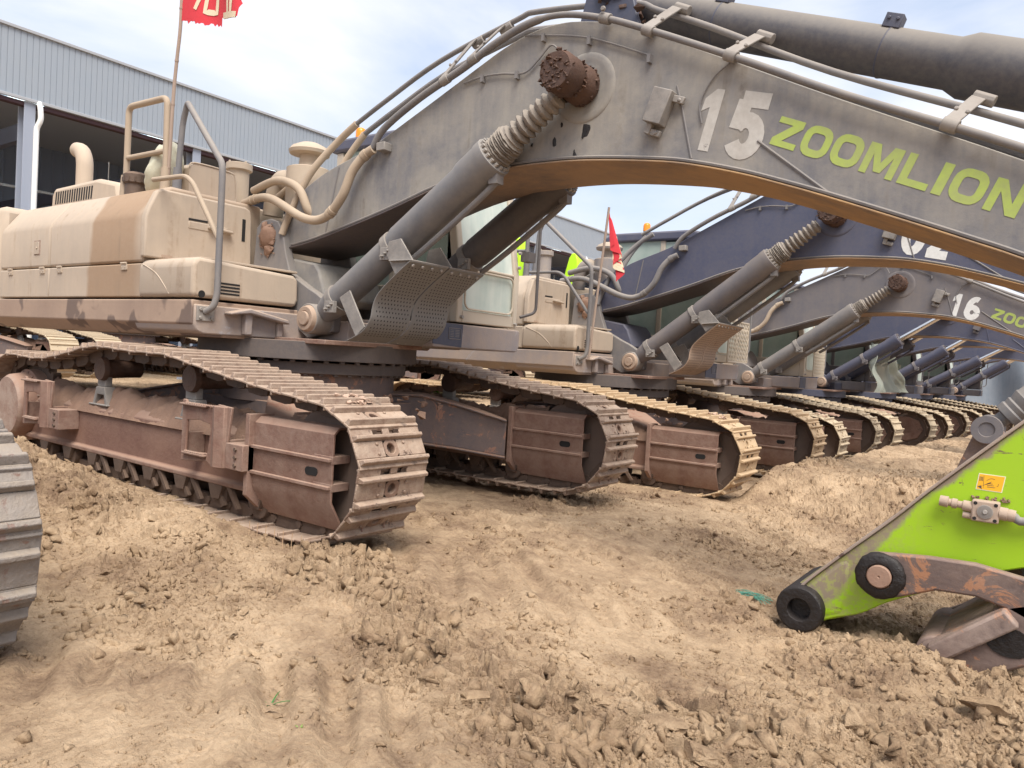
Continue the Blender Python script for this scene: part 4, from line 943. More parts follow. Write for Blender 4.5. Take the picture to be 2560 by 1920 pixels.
    # hoses at the boom foot
    hs = [[(-.62, -.42, 2.70), (-.2, -.44, 2.72), (.45, -.52, 2.47), (.72, -.50, 2.46), (.93, -.50, 2.62), (1.03, -.48, 2.84), (1.14, -.45, 2.97), (1.24, -.44, 3.02)],
          [(-.5, -.40, 2.82), (-.1, -.42, 2.88), (.22, -.42, 2.78), (.34, -.39, 2.58), (.34, -.28, 2.48)],
          [(-.25, -.3, 2.75), (.0, -.28, 2.86), (.2, -.25, 2.75), (.3, -.2, 2.5)],
          [(-.3, -.1, 2.72), (-.05, -.05, 2.92), (.18, .0, 2.78), (.26, .0, 2.5)],
          [(.05, -.45, 2.35), (.12, -.4, 2.6), (.28, -.32, 2.95), (.50, -.22, 3.22), (.74, -.2, 3.37)],
          [(.05, -.15, 2.35), (.12, -.05, 2.75), (.25, .1, 3.15), (.46, .15, 3.41)]]
    for i, h in enumerate(hs):
        q = MB(); q.tube(h, .040 if i < 2 else .033, 12, 7)
        if i == 0:
            P = smooth(h, 7)
            for j in (3, 4, 23, 24, 42, 43):
                d = (P[j+1]-P[j]).normalized(); q.cyl(P[j]-d*.015, P[j]+d*.015, .047, n=14)
        q.build('hose', mats['hose'] if i < 4 else mats['hose2'], root)
    # cab
    build_cab(root, mats)
def frame_rect(mb, a, b, c, d, w, t):
    """flat frame ring a-b-c-d, member width w towards the inside, thickness t along the normal"""
    P = [Vector(q) for q in (a, b, c, d)]; ce = sum(P, Vector())/4; n = (P[1]-P[0]).cross(P[3]-P[0]).normalized()
    I = []
    for i in range(4):
        e1 = (P[(i+1) % 4]-P[i]).normalized(); e0 = (P[i-1]-P[i]).normalized(); I.append(P[i]+(e1+e0)*w)
    vs = P+I+[p+n*t for p in P]+[p+n*t for p in I]
    fs = []
    for i in range(4):
        j = (i+1) % 4; fs += [(i, j, 4+j, 4+i)[::-1], (8+i, 8+j, 12+j, 12+i), (i, j, 8+j, 8+i), (4+j, 4+i, 12+i, 12+j)]
    mb.add(vs, fs); return I
def build_cab(root, mats):
    c = MB(); xf, y0, y1 = 1.47, .50, 1.47
    # shell as pillars and panels; front face leans back towards the roof
    def fx(z): return xf-(max(0, z-2.15))*.17
    zt = 3.40
    for y in (y0, y1-.08):
        c.add([(fx(1.62)-.10, y, 1.62), (fx(1.62), y, 1.62), (fx(2.15), y, 2.15), (fx(2.15)-.1, y, 2.15), (fx(zt), y, zt), (fx(zt)-.10, y, zt)]+[(fx(1.62)-.10, y+.08, 1.62), (fx(1.62), y+.08, 1.62), (fx(2.15), y+.08, 2.15), (fx(2.15)-.1, y+.08, 2.15), (fx(zt), y+.08, zt), (fx(zt)-.10, y+.08, zt)],
              [(0, 1, 2, 3), (3, 2, 4, 5), (6, 9, 8, 7), (9, 11, 10, 8), (0, 6, 7, 1), (1, 7, 8, 2), (2, 8, 10, 4), (4, 10, 11, 5), (5, 11, 9, 3), (3, 9, 6, 0)])
        c.box(-.35, -.25, y, y+.08, 1.62, zt)
        c.box(.52, .60, y+.01, y+.07, 1.62, zt)
        c.box(-.35, fx(1.8)-.1, y+.005, y+.075, 1.62, 1.98)
    c.box(xf-.06, xf, y0+.08, y1-.08, 1.62, 1.74); c.box(xf-.05, xf-.005, y0+.08, y1-.08, 2.14, 2.17)
    c.box(-.35, -.28, y0+.08, y1-.08, 1.62, zt)
    cab = c.build('cab', mats['cab'], root, .012)
    r = MB(); r.prism([(-.42, 3.40), (-.42, 3.48), (-.3, 3.54), (1.0, 3.54), (1.31, 3.47), (1.32, 3.40)], y0-.03, y1+.03, 'y'); r.build('cab_roof', mats['cabroof'], cab, .03)
    g = MB(); g.box(xf-.035, xf-.028, y0+.08, y1-.08, 1.74, 2.14); g.build('lower_windshield', MAP['glass'], cab)
    g = MB(); z = (2.17, zt); g.add([(fx(z[0])-.03, y0+.08, z[0]), (fx(z[0])-.03, y1-.08, z[0]), (fx(z[1])-.03, y1-.08, z[1]), (fx(z[1])-.03, y0+.08, z[1]), (fx(z[0])-.037, y0+.08, z[0]), (fx(z[0])-.037, y1-.08, z[0]), (fx(z[1])-.037, y1-.08, z[1]), (fx(z[1])-.037, y0+.08, z[1])], [(0, 1, 2, 3), (7, 6, 5, 4)]); g.build('windshield', mats['glass'], cab)
    g = MB(); g.box(-.25, .52, y0+.03, y0+.037, 1.98, zt); g.box(.6, 1.28, y0+.03, y0+.037, 1.98, zt-.02); g.build('side_window', mats['glass_side'], cab)
    g = MB(); g.box(-.25, 1.30, y1-.04, y1-.034, 1.98, zt); g.build('side_window', mats['glass_side'], cab)
    g = MB(); pl = [(y0+.10, 1.76), (y1-.10, 1.76), (y1-.10, 2.12), (y0+.10, 2.12)]
    path = []
    for u, v in rr(y1-y0-.2, .37, .08): path.append((xf+.004, y0+.10+u, 1.755+v))
    g.tube(path, .010, 6, 0); g.build('window_seal', mats['cab'], cab)
    b = MB(); 
    for y, zz in ((y0+.06, 1.67), (y1-.05, 1.66), (y1-.03, 2.4), (y1-.03, 2.25)): b.bolt((xf, y, zz), (1, 0, 0), .018, .03)
    b.build('bolts', mats['steel'], cab)
    b = MB(); b.prism([(y0-.35, 1.40), (y0-.33, 1.37), (y1-.03, 1.37), (y1+.02, 1.42), (y1+.02, 1.58), (y1, 1.60), (y0-.35, 1.60)], -.3, xf+.03, 'x'); fb = b.build('cab_base', mats['base'], root, .03, seg=3)
    b = MB(); b.prism([(y0-.352, 1.40), (y0+.05, 1.38), (y0+.06, 1.595), (y0-.352, 1.598)], xf+.03, xf+.036, 'x'); b.build('dark_panel', mats['navyp'], fb)
    b = MB()
    path = [(xf+.039, y0-.14+u, 1.455+v) for u, v in rr(.17, .10, .01)]; b.tube(path, .0035, 4, 0)
    for i in range(5): b.box(xf+.0365, xf+.0375, y0-.12, y0-.07, 1.475+i*.015, 1.480+i*.015); b.box(xf+.0365, xf+.0375, y0-.05, y0+.01, 1.475+i*.015, 1.482+i*.015)
    b.build('info_plate', mats['pipe'], fb)
    b = MB(); b.tube(filleted([(xf-.1, y1+.03, 2.95), (xf+.12, y1+.16, 2.95), (xf+.12, y1+.16, 1.80), (xf+.02, y1+.02, 1.74)], .06), .016, 8, 0); b.box(xf+.0, xf+.1, y1+.0, y1+.13, 2.32, 2.42); b.build('mirror_bar', MAP['cyl_dark'], cab)
    b = MB(); b.cyl((-.26, .74, 3.53), (-.26, .74, 3.60), .045, n=18); bs = b.build('beacon_base', MAP['black'], cab)
    b = MB(); b.lathe((-.26, .74, 3.60), (0, 0, .13), [(0, .055), (.7, .055), (.9, .045), (1, .02), (1, 0)], 20, False); b.build('beacon', MAP['beacon'], bs, ang=50)
    return cab
def cab_guard(root, mats):
    g = MB(); xf = 1.58; y0, y1, z0, z1 = .72, 1.56, 1.64, 2.24
    for y in (y0, y1): g.box(xf, xf+.02, y-.01, y+.01, z0, z1)
    for z in (z0, z1): g.box(xf, xf+.02, y0, y1, z-.01, z+.01)
    n = 12
    for s in (-1, 1):
        for i in range(-n, n*2):
            a = y0+(y1-y0)*i/n; pts = []
            # diagonal wires clipped to the frame
            d = (z1-z0)*.55
            ya, yb = (a, a+s*d)
            t0, t1 = 0, 1
            if yb != ya:
                for lim in (y0, y1):
                    pass
            lo, hi = min(ya, yb), max(ya, yb)
            if hi <= y0 or lo >= y1: continue
            def T(y): return (y-ya)/(yb-ya)
            ts = sorted((T(y0), T(y1))); t0 = max(0, ts[0]); t1 = min(1, ts[1])
            if t1-t0 < .02: continue
            p = Vector((xf+.01+s*.003, ya+(yb-ya)*t0, z0+(z1-z0)*t0)); q = Vector((xf+.01+s*.003, ya+(yb-ya)*t1, z0+(z1-z0)*t1))
            g.cyl(p, q, .0075, n=4)
    g.build('cab_guard', MAP['cream'], root)
def build_arm_cylinder(root, mats):
    p0 = Vector((3.35, -.02, 3.90)); d = (Vector((5.85, -.02, 2.985))-Vector((3.60, -.02, 3.815))).normalized()
    b = MB(); b.lathe(p0, d, [(.18, .10), (.22, .138), (.8, .142), (.81, .145), (.83, .142), (1.9, .142), (1.905, .146), (1.92, .142), (2.28, .142), (2.36, .175), (3.1, .175), (3.12, .14)], 44)
    bo = b.build('arm_cylinder', mats['cylt'], root, ang=28)
    r = MB(); r.cyl(p0+d*3.1, p0+d*4.3, .08, n=20); r.build('rod', MAP['chrome'], bo)
    for t in (.80, 1.90):
        l = MB(); c = p0+d*t; up = Vector((-d.z, 0, d.x)); Mx = Matrix(((d.x, 0, up.x, c.x), (0, 1, 0, c.y), (d.z, 0, up.z, c.z), (0, 0, 0, 1)))
        l.box(-.055, .045, -.10, -.02, .11, .19, Mx); l.bolt(Mx @ Vector((-.03, -.10, .16)), (0, -1, 0), .012, .01); l.bolt(Mx @ Vector((.02, -.10, .16)), (0, -1, 0), .012, .01)
        l.lathe(c, d, [(-.006, .143), (0, .148), (.006, .143)], 40, False)
        l.build('pipe_lug', mats['navyp'], bo, .004)
    l = MB()
    for y in (-.26, .20): l.prism([(3.12, 3.70), (3.18, 3.95), (3.30, 4.05), (3.45, 4.0), (3.55, 3.85), (3.62, 3.60)], y, y+.06, 'y')
    l.cyl((3.34, -.3, 3.92), (3.34, .3, 3.92), .07); lo = l.build('cylinder_lug', mats['navyp'], root, .008)
    m_ = MB(); r = np.random.RandomState(2)
    for i in range(50):
        v, f = rock_variant(1, i); m_.add((v*r.uniform(.02, .05)+np.array([r.uniform(3.2, 3.62), r.uniform(-.3, -.1), r.uniform(3.66, 3.95)])).tolist(), [tuple(int(k) for k in q) for q in f])
    m_.build('caked_grease', MAP['grease'], lo, ang=50)
def build_arm(root, mats):
    y0, y1 = -.25, .25
    up = sm2([(4.93, .03), (5.0, .115), (5.18, .305), (5.40, .53), (5.61, .76), (5.96, 1.12), (6.4, 1.56), (6.75, 1.85), (7.1, 1.95)], 4)
    lo = sm2([(5.0, -.17), (5.12, -.10), (5.26, -.04), (5.40, .06), (5.58, .16), (5.90, .34), (6.3, .50), (6.7, .80), (7.1, 1.35), (7.35, 2.2), (7.6, 2.5)], 4)
    # the nose narrows to the boss
    poly = [(4.90, -.02)]+up+[(7.5, 2.45)]+lo[::-1]
    b = MB(); b.prism(poly, y0, y1, 'y'); arm = b.build('arm', mats['arm'], root, .012, ang=28)
    t = MB(); plate_path(t, up[1:], y0-.018, y1+.018, -.016); t.build('top_plate', mats['armtop'], arm, .004, ang=28)
    w = MB(); w.prism([(4.86, -.03), (4.90, .045), (4.99, .125), (5.12, .26), (5.22, .30), (5.22, .05), (5.2, -.08), (5.08, -.13), (5.00, -.19), (4.9, -.18)], y0-.004, y1+.004, 'y'); w.build('nose', mats['arm'], arm, .05, seg=4)
    bz = MB(); bz.lathe((4.945, y0-.075, -.075), (0, .65, 0), [(.11, .060), (.0, .066), (-.004, .10), (0, .127), (.02, .135), (.98, .135), (1, .127), (1, .062)], 40, False, .012); bz.cyl((4.945, y0-.008, -.075), (4.945, y1+.02, -.075), .0635, n=24); bz.build('nose_boss', MAP['tar'], arm, .003, ang=35)
    st = MB(); st.box(4.93, 4.96, -.2, .2, -.09, -.06)
    # linkage
    for yy in (-.36, .30):
        l = MB(); pl = [(5.37+.125*math.cos(R_(a)), .23+.125*math.sin(R_(a))) for a in range(110, 291, 15)]+[(5.47, .13), (5.64, .205), (5.82, .215), (5.95, .185), (6.10, .12), (6.4, -.05), (6.5, .05), (6.25, .28), (6.02, .355), (5.81, .385), (5.60, .378), (5.42, .36)]
        l.prism(pl, yy, yy+.06, 'y'); lo_ = l.build('side_link', MAP['linkarm'], arm, .012)
        p = MB(); sg = -1 if yy < 0 else 1; s0 = yy+(.0 if sg < 0 else .06)
        p.lathe((5.37, s0, .23), (0, sg*.03, 0), [(0, .128), (.6, .125), (1, .112), (1, .07)], 34, False, .035); p.build('grease_ring', MAP['tar'], lo_, ang=50)
        p = MB(); p.lathe((5.37, s0, .23), (0, sg*.045, 0), [(0, .062), (.9, .062), (1, .056), (1, .008), (.8, 0)], 30, False); p.build('link_pin', MAP['pinface'], lo_, ang=30)
    # h shaped bucket link resting on the ground
    l = MB(); l.prism([(5.60, -.08), (5.72, .0), (5.95, .20), (6.2, .30), (6.4, .2), (6.38, .05), (6.10, -.06), (5.86, -.20), (5.80, -.245), (5.62, -.22), (5.57, -.15)], -.36, -.30, 'y')
    l.prism([(5.60, -.08), (5.72, .0), (5.95, .20), (6.2, .30), (6.4, .2), (6.38, .05), (6.10, -.06), (5.86, -.20), (5.80, -.245), (5.62, -.22), (5.57, -.15)], .30, .36, 'y')
    l.cyl((5.66, -.34, -.14), (5.66, .34, -.14), .1, n=24); l.cyl((5.95, -.30, .13), (5.95, .30, .13), .06)
    l.prism([(5.62, -.085), (5.95, .195), (6.02, .12), (5.69, -.155)], -.42, .36, 'y')
    hl = l.build('bucket_link', MAP['linkarm'], arm, .015)
    g = MB(); g.prism([(5.98+.095*math.cos(a)*1.1, .02+.075*math.sin(a)) for a in [i*.4 for i in range(16)]], -.366, -.36, 'y'); g.build('grease_patch', MAP['tar'], hl)
    c = MB(); c.cyl((6.02, 0, .28), (7.3, 0, .75), .10, n=24); c.build('bucket_cylinder', MAP['cyl_dark'], arm)
    # swivel valve and pipe on the side plate
    v = MB(); yv = y0; Mx = Matrix.Translation((5.83, yv, .655))
    v.box(-.062, .062, -.075, -.01, -.055, .055, Mx); vo = v.build('valve_block', mats['valve'], arm, .008)
    h = MB()
    for a, c_ in ((-.045, .04), (.045, .04), (-.045, -.04), (.045, -.04)): h.cyl(Mx @ Vector((a, -.0765, c_)), Mx @ Vector((a, -.07, c_)), .009, n=12)
    h.build('bolt_holes', MAP['black'], vo)
    h = MB(); h.lathe(Mx @ Vector((0, -.074, 0)), (0, -.014, 0), [(0, .036), (.5, .036), (.6, .03), (.6, .012), (1, .010), (1, 0)], 22, False); h.build('cap', mats['steel'], vo, ang=30)
    h = MB(); h.lathe(Mx @ Vector((-.06, -.045, .012)), (-.15, 0, .012), [(0, .028), (.28, .028), (.29, .02), (.45, .018), (.46, .026), (.62, .026), (.63, .02), (.72, .02), (.74, .03), (1, .028), (1, 0)], 18)
    h.cyl(Mx @ Vector((-.06, -.045, -.035)), Mx @ Vector((-.10, -.045, -.033)), .018, n=14); h.build('fitting', mats['valve'], vo, ang=30)
    h = MB(); h.lathe(Mx @ Vector((.06, -.045, 0)), (.07, 0, -.006), [(0, .034), (.5, .034), (.52, .03), (.7, .032), (1, .03)], 18); h.build('fitting', mats['valve'], vo, ang=30)
    h = MB(); h.tube([Mx @ Vector((.12, -.045, -.006)), (6.05, y0-.045, .65), (6.5, y0-.05, .95), (6.9, y0-.05, 1.4)], .022, 14, 5); h.build('hydraulic_pipe', mats['cyl'], arm)
    # mud lips around the block
    h = MB(); r = np.random.RandomState(4)
    for i in range(40):
        vv, f = rock_variant(1, i); h.add((vv*r.uniform(.004, .011)+np.array([5.83+r.uniform(-.07, .10), y0-.006, .655+.062+r.normal()*.006])).tolist(), [tuple(int(k) for k in q) for q in f])
    h.build('mud_crust', MAP['mudlump'], vo)
    # hazard sticker: cream border, orange field, marks
    a = Vector((5.785, 0, .845)); b_ = Vector((5.905, 0, .842)); c_ = Vector((5.893, 0, .755)); d_ = Vector((5.775, 0, .758))
    s = MB(); s.prism([(q.x, q.z) for q in (a, b_, c_, d_)], y0, y0-.0015, 'y'); so_ = s.build('warning_sticker', MAP['stickw'], arm)
    ce = (a+b_+c_+d_)/4; s = MB(); s.prism([((q-ce).x*.93+ce.x, (q-ce).z*.91+ce.z) for q in (a, b_, c_, d_)], y0-.0015, y0-.0022, 'y'); s.build('sticker_field', MAP['sticker'], so_)
    s = MB(); s.prism([(5.782, .775), (5.800, .782), (5.803, .762)], y0-.0022, y0-.0028, 'y')
    for i in range(3): s.box(5.79+.006*i, 5.793+.006*i, y0-.0028, y0-.0022, .805, .828)
    s.prism([(5.803, .78), (5.845, .808), (5.838, .796)], y0-.0022, y0-.0028, 'y'); s.tube([(5.822, y0-.0025, .81), (5.84, y0-.0025, .823), (5.858, y0-.0025, .82)], .0011, 4, 3)
    s.box(5.808, 5.8095, y0-.0028, y0-.0022, .768, .835); s.tube([(5.868, y0-.0025, .785), (5.874, y0-.0025, .789), (5.874, y0-.0025, .8)], .0011, 4, 3)
    for i in range(3): s.box(5.825, 5.862-.006*i, y0-.0028, y0-.0024, .776+.009*i, .7785+.009*i)
    s.build('sticker_marks', MAP['link'], so_)
    return arm
# ------------------------------------------------------------------ the row of excavators
def palette(**k):
    d = dict(link=M['link'], shoe=M['shoe'], frame=M['frame'], idler=M['idler'], steel=M['steel'], steel_d=M['ring'], xframe=M['xframe'], skirt=M['skirt'], deck=M['deckgrey'],
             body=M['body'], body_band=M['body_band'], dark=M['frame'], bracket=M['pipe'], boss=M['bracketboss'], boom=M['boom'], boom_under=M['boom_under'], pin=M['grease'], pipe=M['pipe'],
             clamp=M['steel'], cyl=M['cyl'], cyl2=M['cyl_dark'], cylt=M['armcyl'], canvas=M['canvas'], shield=M['shield'], can=M['can_tan'], cap=M['link'], rail=M['hose'], rail2=M['pipe'], hose=M['hose'], hose2=M['hose'],
             cab=M['cream'], cabroof=M['navy'], glass=M['glass'], glass_side=M['glass2'], base=M['deckgrey'], navyp=M['navyd'], arm=M['lime'], armtop=M['bare'], nose=M['lime_worn'], valve=M['valve'], boss2=M['valve'])
    d.update(k); return d
M['pinface'] = paint('rusty_pin_face', (.24, .13, .09), dust=(.38, .25, .18), amt=.5, up=.2, bump=.4)
M['bracketboss'] = paint('rusty_pin_boss', (.30, .22, .17), dust=(.46, .33, .24), amt=.5, up=.4, chip=(.24, .10, .06), chip_t=.66, bump=.3)
M['shield'] = paint('dusty_perforated_plate', (.19, .185, .18), dust=(.27, .25, .23), amt=.22, up=.4, bump=.1)
M['valve'] = paint('dusty_valve_metal', (.36, .26, .20), dust=(.46, .35, .27), amt=.5, up=.4, chip=(.16, .09, .07), chip_t=.68, bump=.3)
M['mudpink'] = paint('pinkish_dry_mud', (.34, .21, .15), dust=(.50, .35, .26), amt=.6, up=.3, bump=.8)
M['ring'] = paint('oily_dark_slewing_ring', (.055, .05, .055), dust=(.22, .165, .13), amt=.3, up=.8, bump=.2)
ROW = 'excavators parked side by side in the near row'
# number 15
e1 = thing('excavator', 'dusty tan excavator numbered 15 with grey boom and green arm, nearest in the row', 'excavator', (-6.1, 4.9, 0), 0, ROW)
P1 = palette()
build_undercarriage(e1, P1, True, True, True)
build_upper(e1, P1)
mb = MB(); rq = np.random.RandomState(6)
for k in range(34):
    v, f = rock_variant(2, 400+k % 9); q = rq.uniform(0, 1); mb.add((v*rq.uniform(.012, .035)*np.array([1, 1, .6])+np.array([2.30+.12*q+rq.normal()*.02, -1.62+.22*rq.uniform(0, 1), 1.0-.05*q])).tolist(), [tuple(int(k2) for k2 in q_) for q_ in f])
tag(mb.build('caked_mud', M['mudpink'], [c for c in e1.children if c.name.startswith('crawler_track')][0], ang=50), kind='stuff').location = (0, 1.52, 0)
du, dv = (.977, 0, -.212), (.10, 0, .995)
num15 = ('num', M['white'], ('15', (4.115, 0, 2.70), (.95, 0, -.26), (.09, 0, .37), .215, .045, .095, -.3815))
zl = ('word', M['lime_txt'], ('ZOOMLION', (4.60, 0, 2.675), (.923, 0, -.385), (.065, 0, .155), .156, .027, .042, -.3815))
# glyph_text works with u along du in metres and v in 0..1 along dv
build_boom(e1, P1, [num15, zl])
build_arm_cylinder(e1, P1)
build_cylinder(e1, P1, (0, 0, 0)); build_cylinder(e1, P1, (0, .96, .05), dark=True)
build_arm(e1, P1)
# number 02 and 16 reuse the shapes of the first machine
def copy_tree(o, parent=None, mm=None, skip=(), cache=None):
    cache = {} if cache is None else cache
    c = o.copy(); col.objects.link(c); c.parent = parent; c.matrix_parent_inverse = o.matrix_parent_inverse.copy()
    if mm and c.data is not None:
        if any(m in mm for m in o.data.materials):
            if o.data not in cache:
                me = o.data.copy()
                for i, m in enumerate(me.materials):
                    if m in mm: me.materials[i] = mm[m]
                cache[o.data] = me
            c.data = cache[o.data]
    for ch in list(o.children):
        if ch.name.split('.')[0] in skip: continue
        copy_tree(ch, c, mm, skip, cache)
    return c
def numbered(root, boom, items):
    for kind, mat_, args in items:
        t_ = MB(); glyph_text(t_, *args); t_.build('painted_number' if kind == 'num' else 'lettering', mat_, boom)
def child(root, nm):
    return [c for c in root.children if c.name.split('.')[0] == nm][0]
e2 = copy_tree(e1, None, {M['can_tan']: M['can'], M['skirt']: M['deckgrey'], M['hose']: M['pipe'], M['boom']: M['navy'], M['shoe']: M['shoe_y'], M['cyl']: M['slate'], M['cyl_dark']: M['cyl'], M['shield']: M['bracketboss'], M['body_band']: M['body'], M['hose2'] if 'hose2' in M else M['pipe']: M['pipe']}, ('painted_number', 'lettering', 'step', 'arm', 'arm_cylinder', 'cylinder_lug', 'grease_drip'))
e2.location = (-5.52, 9.93, -.19); e2['label'] = 'tan excavator with dark navy boom numbered 02, second in the row behind number 15'
numbered(e2, child(e2, 'boom'), [('num', M['white2'], ('02', (3.96, 0, 2.72), (.95, 0, -.26), (.09, 0, .37), .225, .045, .095, -.3815))]); cab_guard(e2, P1)
for c_ in child(e2, 'cab').children:
    if c_.name.startswith('beacon_base'): c_.location.x = .42
e3 = copy_tree(e1, None, {M['skirt']: M['deckgrey'], M['boom']: M['slate'], M['shoe']: M['shoe_c'], M['cyl']: M['pipe'], M['cyl_dark']: M['pipe'], M['shield']: M['pipe'], M['body_band']: M['body']}, ('painted_number', 'lettering', 'step', 'arm', 'arm_cylinder', 'cylinder_lug', 'grease_drip', 'shield_plate'))
e3.location = (-5.66, 15.2, -.33); e3['label'] = 'dusty excavator with slate grey boom numbered 16, third in the row'
numbered(e3, child(e3, 'boom'), [('num', M['white2'], ('16', (4.06, 0, 2.66), (.95, 0, -.26), (.09, 0, .37), .215, .045, .09, -.3815)), ('word', M['lime_txt'], ('ZOOMLION', (4.66, 0, 2.60), (.923, 0, -.385), (.065, 0, .155), .150, .026, .042, -.3815))]); cab_guard(e3, P1)
def raise_boom(e, a):
    for c in e.children:
        n = c.name.split('.')[0]
        if n == 'boom': p, q = Vector((-.1, 0, 2.345)), a
        elif n == 'boom_cylinder': p, q = Vector((.71, 0, 1.55)), a*1.08
        else: continue
        c.matrix_local = Matrix.Translation(p) @ Matrix.Rotation(-q, 4, 'Y') @ Matrix.Translation(-p)
raise_boom(e2, .062); raise_boom(e3, .040)
# dark navy machines further down, bare chromed rods, rimmed idlers
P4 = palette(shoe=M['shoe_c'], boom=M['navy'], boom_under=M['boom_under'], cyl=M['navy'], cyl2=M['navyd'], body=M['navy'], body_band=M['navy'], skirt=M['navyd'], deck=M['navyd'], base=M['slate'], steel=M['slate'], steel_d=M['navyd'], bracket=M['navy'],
             can=M['navy'], rail=M['navy'], rail2=M['navy'], pipe=M['navy'], hose=M['navyd'], hose2=M['navyd'], clamp=M['navy'], cab=M['slate'], pin=M['grease'])
def navy(loc, rz, label):
    e = thing('excavator', label, 'excavator', loc, rz, ROW)
    build_undercarriage(e, P4, False, False, False, True); build_upper(e, P4)
    build_boom(e, P4, [], False)
    build_cylinder(e, P4, (0, 0, 0), True, False); build_cylinder(e, P4, (0, .96, .0), True, False, True); return e
e4 = navy((-5.35, 19.9, -.36), -.10, 'navy excavator with chrome boom rods, fourth in the row, a net over its front')
LB = ['navy excavator with chrome boom rods, fifth in the row just behind the netted one', 'navy excavator with chrome boom rods, sixth in the row and last but one', 'farthest navy excavator at the end of the row beside the blue grey tarpaulin']
for lb, loc, rz in zip(LB, ((-4.95, 24.6, -.40), (-4.55, 29.2, -.42), (-4.0, 34.0, -.45)), (-.05, -.03, 0)):
    e = copy_tree(e4); e.location = loc; e.rotation_euler = (0, 0, rz); e['label'] = lb; raise_boom(e, {24.6: .02, 29.2: -.025, 34.0: .045}[loc[1]])
cab_guard(e4, P4)
# machine at the left edge: only its crawler shows
e0 = copy_tree(e1, None, {M['shoe']: M['shoe_d']}, ('boom', 'boom_cylinder', 'arm_cylinder', 'arm', 'cylinder_lug', 'step', 'hose', 'hand_rail', 'guard_rail', 'cab', 'side_door', 'lower_panel', 'engine_cover', 'counterweight', 'raised_hood', 'tool_box', 'battery_box', 'boom_bracket', 'cross_tube', 'air_precleaner', 'fuel_cap', 'oil_filter', 'cab_base', 'side_skirt', 'deck', 'front_sill'))
e0.location = (-5.83, -.57, -.05); e0['label'] = 'undercarriage at the left edge, only its worn blue grey crawler front showing'
# second arm end and cylinder of number 02, lying behind the lime arm
def second_arm():
    b = MB(); b.prism([(4.55, -.10), (4.63, .10), (4.80, .42), (4.93, .80), (5.02, .98), (5.15, .98), (5.25, .80), (5.3, .5), (5.6, .35), (6.8, 1.7), (7.2, 1.5), (5.9, .0), (5.3, -.15)], -.18, .18, 'y'); a = b.build('arm', M['linkarm'], e2, .02); a.location = (-.15, -.1, .15)
    c = MB(); c.lathe((5.06, -.26, .88), (0, .52, 0), [(0, .03), (0, .075), (-.03, .08), (-.03, .15), (1.03, .15), (1, .05)], 30); c.build('pin_boss', M['slate'], a, ang=30)
    c = MB(); c.lathe((5.10, 0, .92), (1.3, 0, 1.25), [(0, .08), (.08, .08), (.09, .14), (.13, .15), (.14, .135), (.17, .15), (.18, .135), (.21, .155), (.23, .165), (.24, .155), (.99, .155), (1, .1)], 32); c.build('bucket_cylinder', M['cyl'], a, ang=30)
second_arm()
# dust net hanging over the front of the fourth machine
m, ntn, bs_ = new_mat('dust_net'); bs_.inputs['Base Color'].default_value = (.30, .32, .27, 1); bs_.inputs['Roughness'].default_value = .9; bs_.inputs['Alpha'].default_value = .55; M['net'] = m
def net():
    nu, nv = 46, 34; mb = MB(); vs = []
    for i in range(nu):
        for j in range(nv):
            u = i/(nu-1); v = j/(nv-1)
            x = -3.6+.1*u+.25*(1-v)**2; y = 18.3+4.4*u*(1-.45*v) + .9*v
            z = 1.03+v*(.95+.75*math.sin(math.pi*min(1, u*1.15)))-.25*u*v
            x += .10*math.sin(u*17+v*3)+.05*math.sin(u*41)+.06*math.sin(v*9+u*5)
            vs.append((x, y, z+.05*math.sin(u*23)*v))
    mb.add(vs, [(i*nv+j, (i+1)*nv+j, (i+1)*nv+j+1, i*nv+j+1) for i in range(nu-1) for j in range(nv-1)])
    o = mb.build('dust_net', M['net'], None, ang=80); tag(o, 'thin grey green dust net draped over the front of the fourth excavator', 'net')
net()
# ------------------------------------------------------------------ back row (facing the same way, nearer the warehouse)
M['limefar'] = simple('fluorescent_lime_paint', (.50, .86, .02), .5)
BROW = 'excavators of the rear row in front of the warehouse'
bt = {M['shoe']: M['shoe_c'], M['body_band']: M['body']}
SK = ('boom', 'boom_cylinder', 'arm_cylinder', 'arm', 'cylinder_lug', 'step', 'hose', 'hand_rail', 'guard_rail', 'air_precleaner', 'oil_filter', 'beacon_base', 'cab')
BL = ['rear row excavator seen as the left of two pale crawler pads beneath number 15', 'rear row excavator whose pale crawler shows beneath number 15, right of the first pad', 'rear row excavator hidden behind number 15 near its slewing ring',
      'rear row excavator behind the cab of number 15', 'rear row excavator with lime arm end showing right of the cab of 15', 'rear row excavator whose lime arm end shows above the canister of number 02']
bp_ = None; arms = []
def rear_arm(e):
    b = MB(); b.prism([(2.2, 2.3), (2.35, 4.4), (2.55, 5.2), (2.7, 5.75), (2.85, 5.95), (3.05, 5.92), (3.15, 5.6), (3.2, 5.0), (3.05, 4.2), (2.75, 2.3)], -.27, .27, 'y')
    a = b.build('arm', M['limefar'], e, .05)
    c = MB(); c.cyl((3.2, 0, 2.6), (3.35, 0, 5.3), .06, n=12); c.cyl((3.2, .0, 5.3), (2.9, .0, 5.75), .05, n=12); c.build('bucket_cylinder', M['chrome'], a)
    c = MB(); c.prism([(-1, 2.1), (-.6, 2.9), (1.0, 3.2), (2.3, 2.9), (2.8, 2.2), (2.4, 2.0), (1.0, 2.6), (-.5, 2.1)], -.3, .3, 'y'); c.build('boom', M['navy'], e, .03)
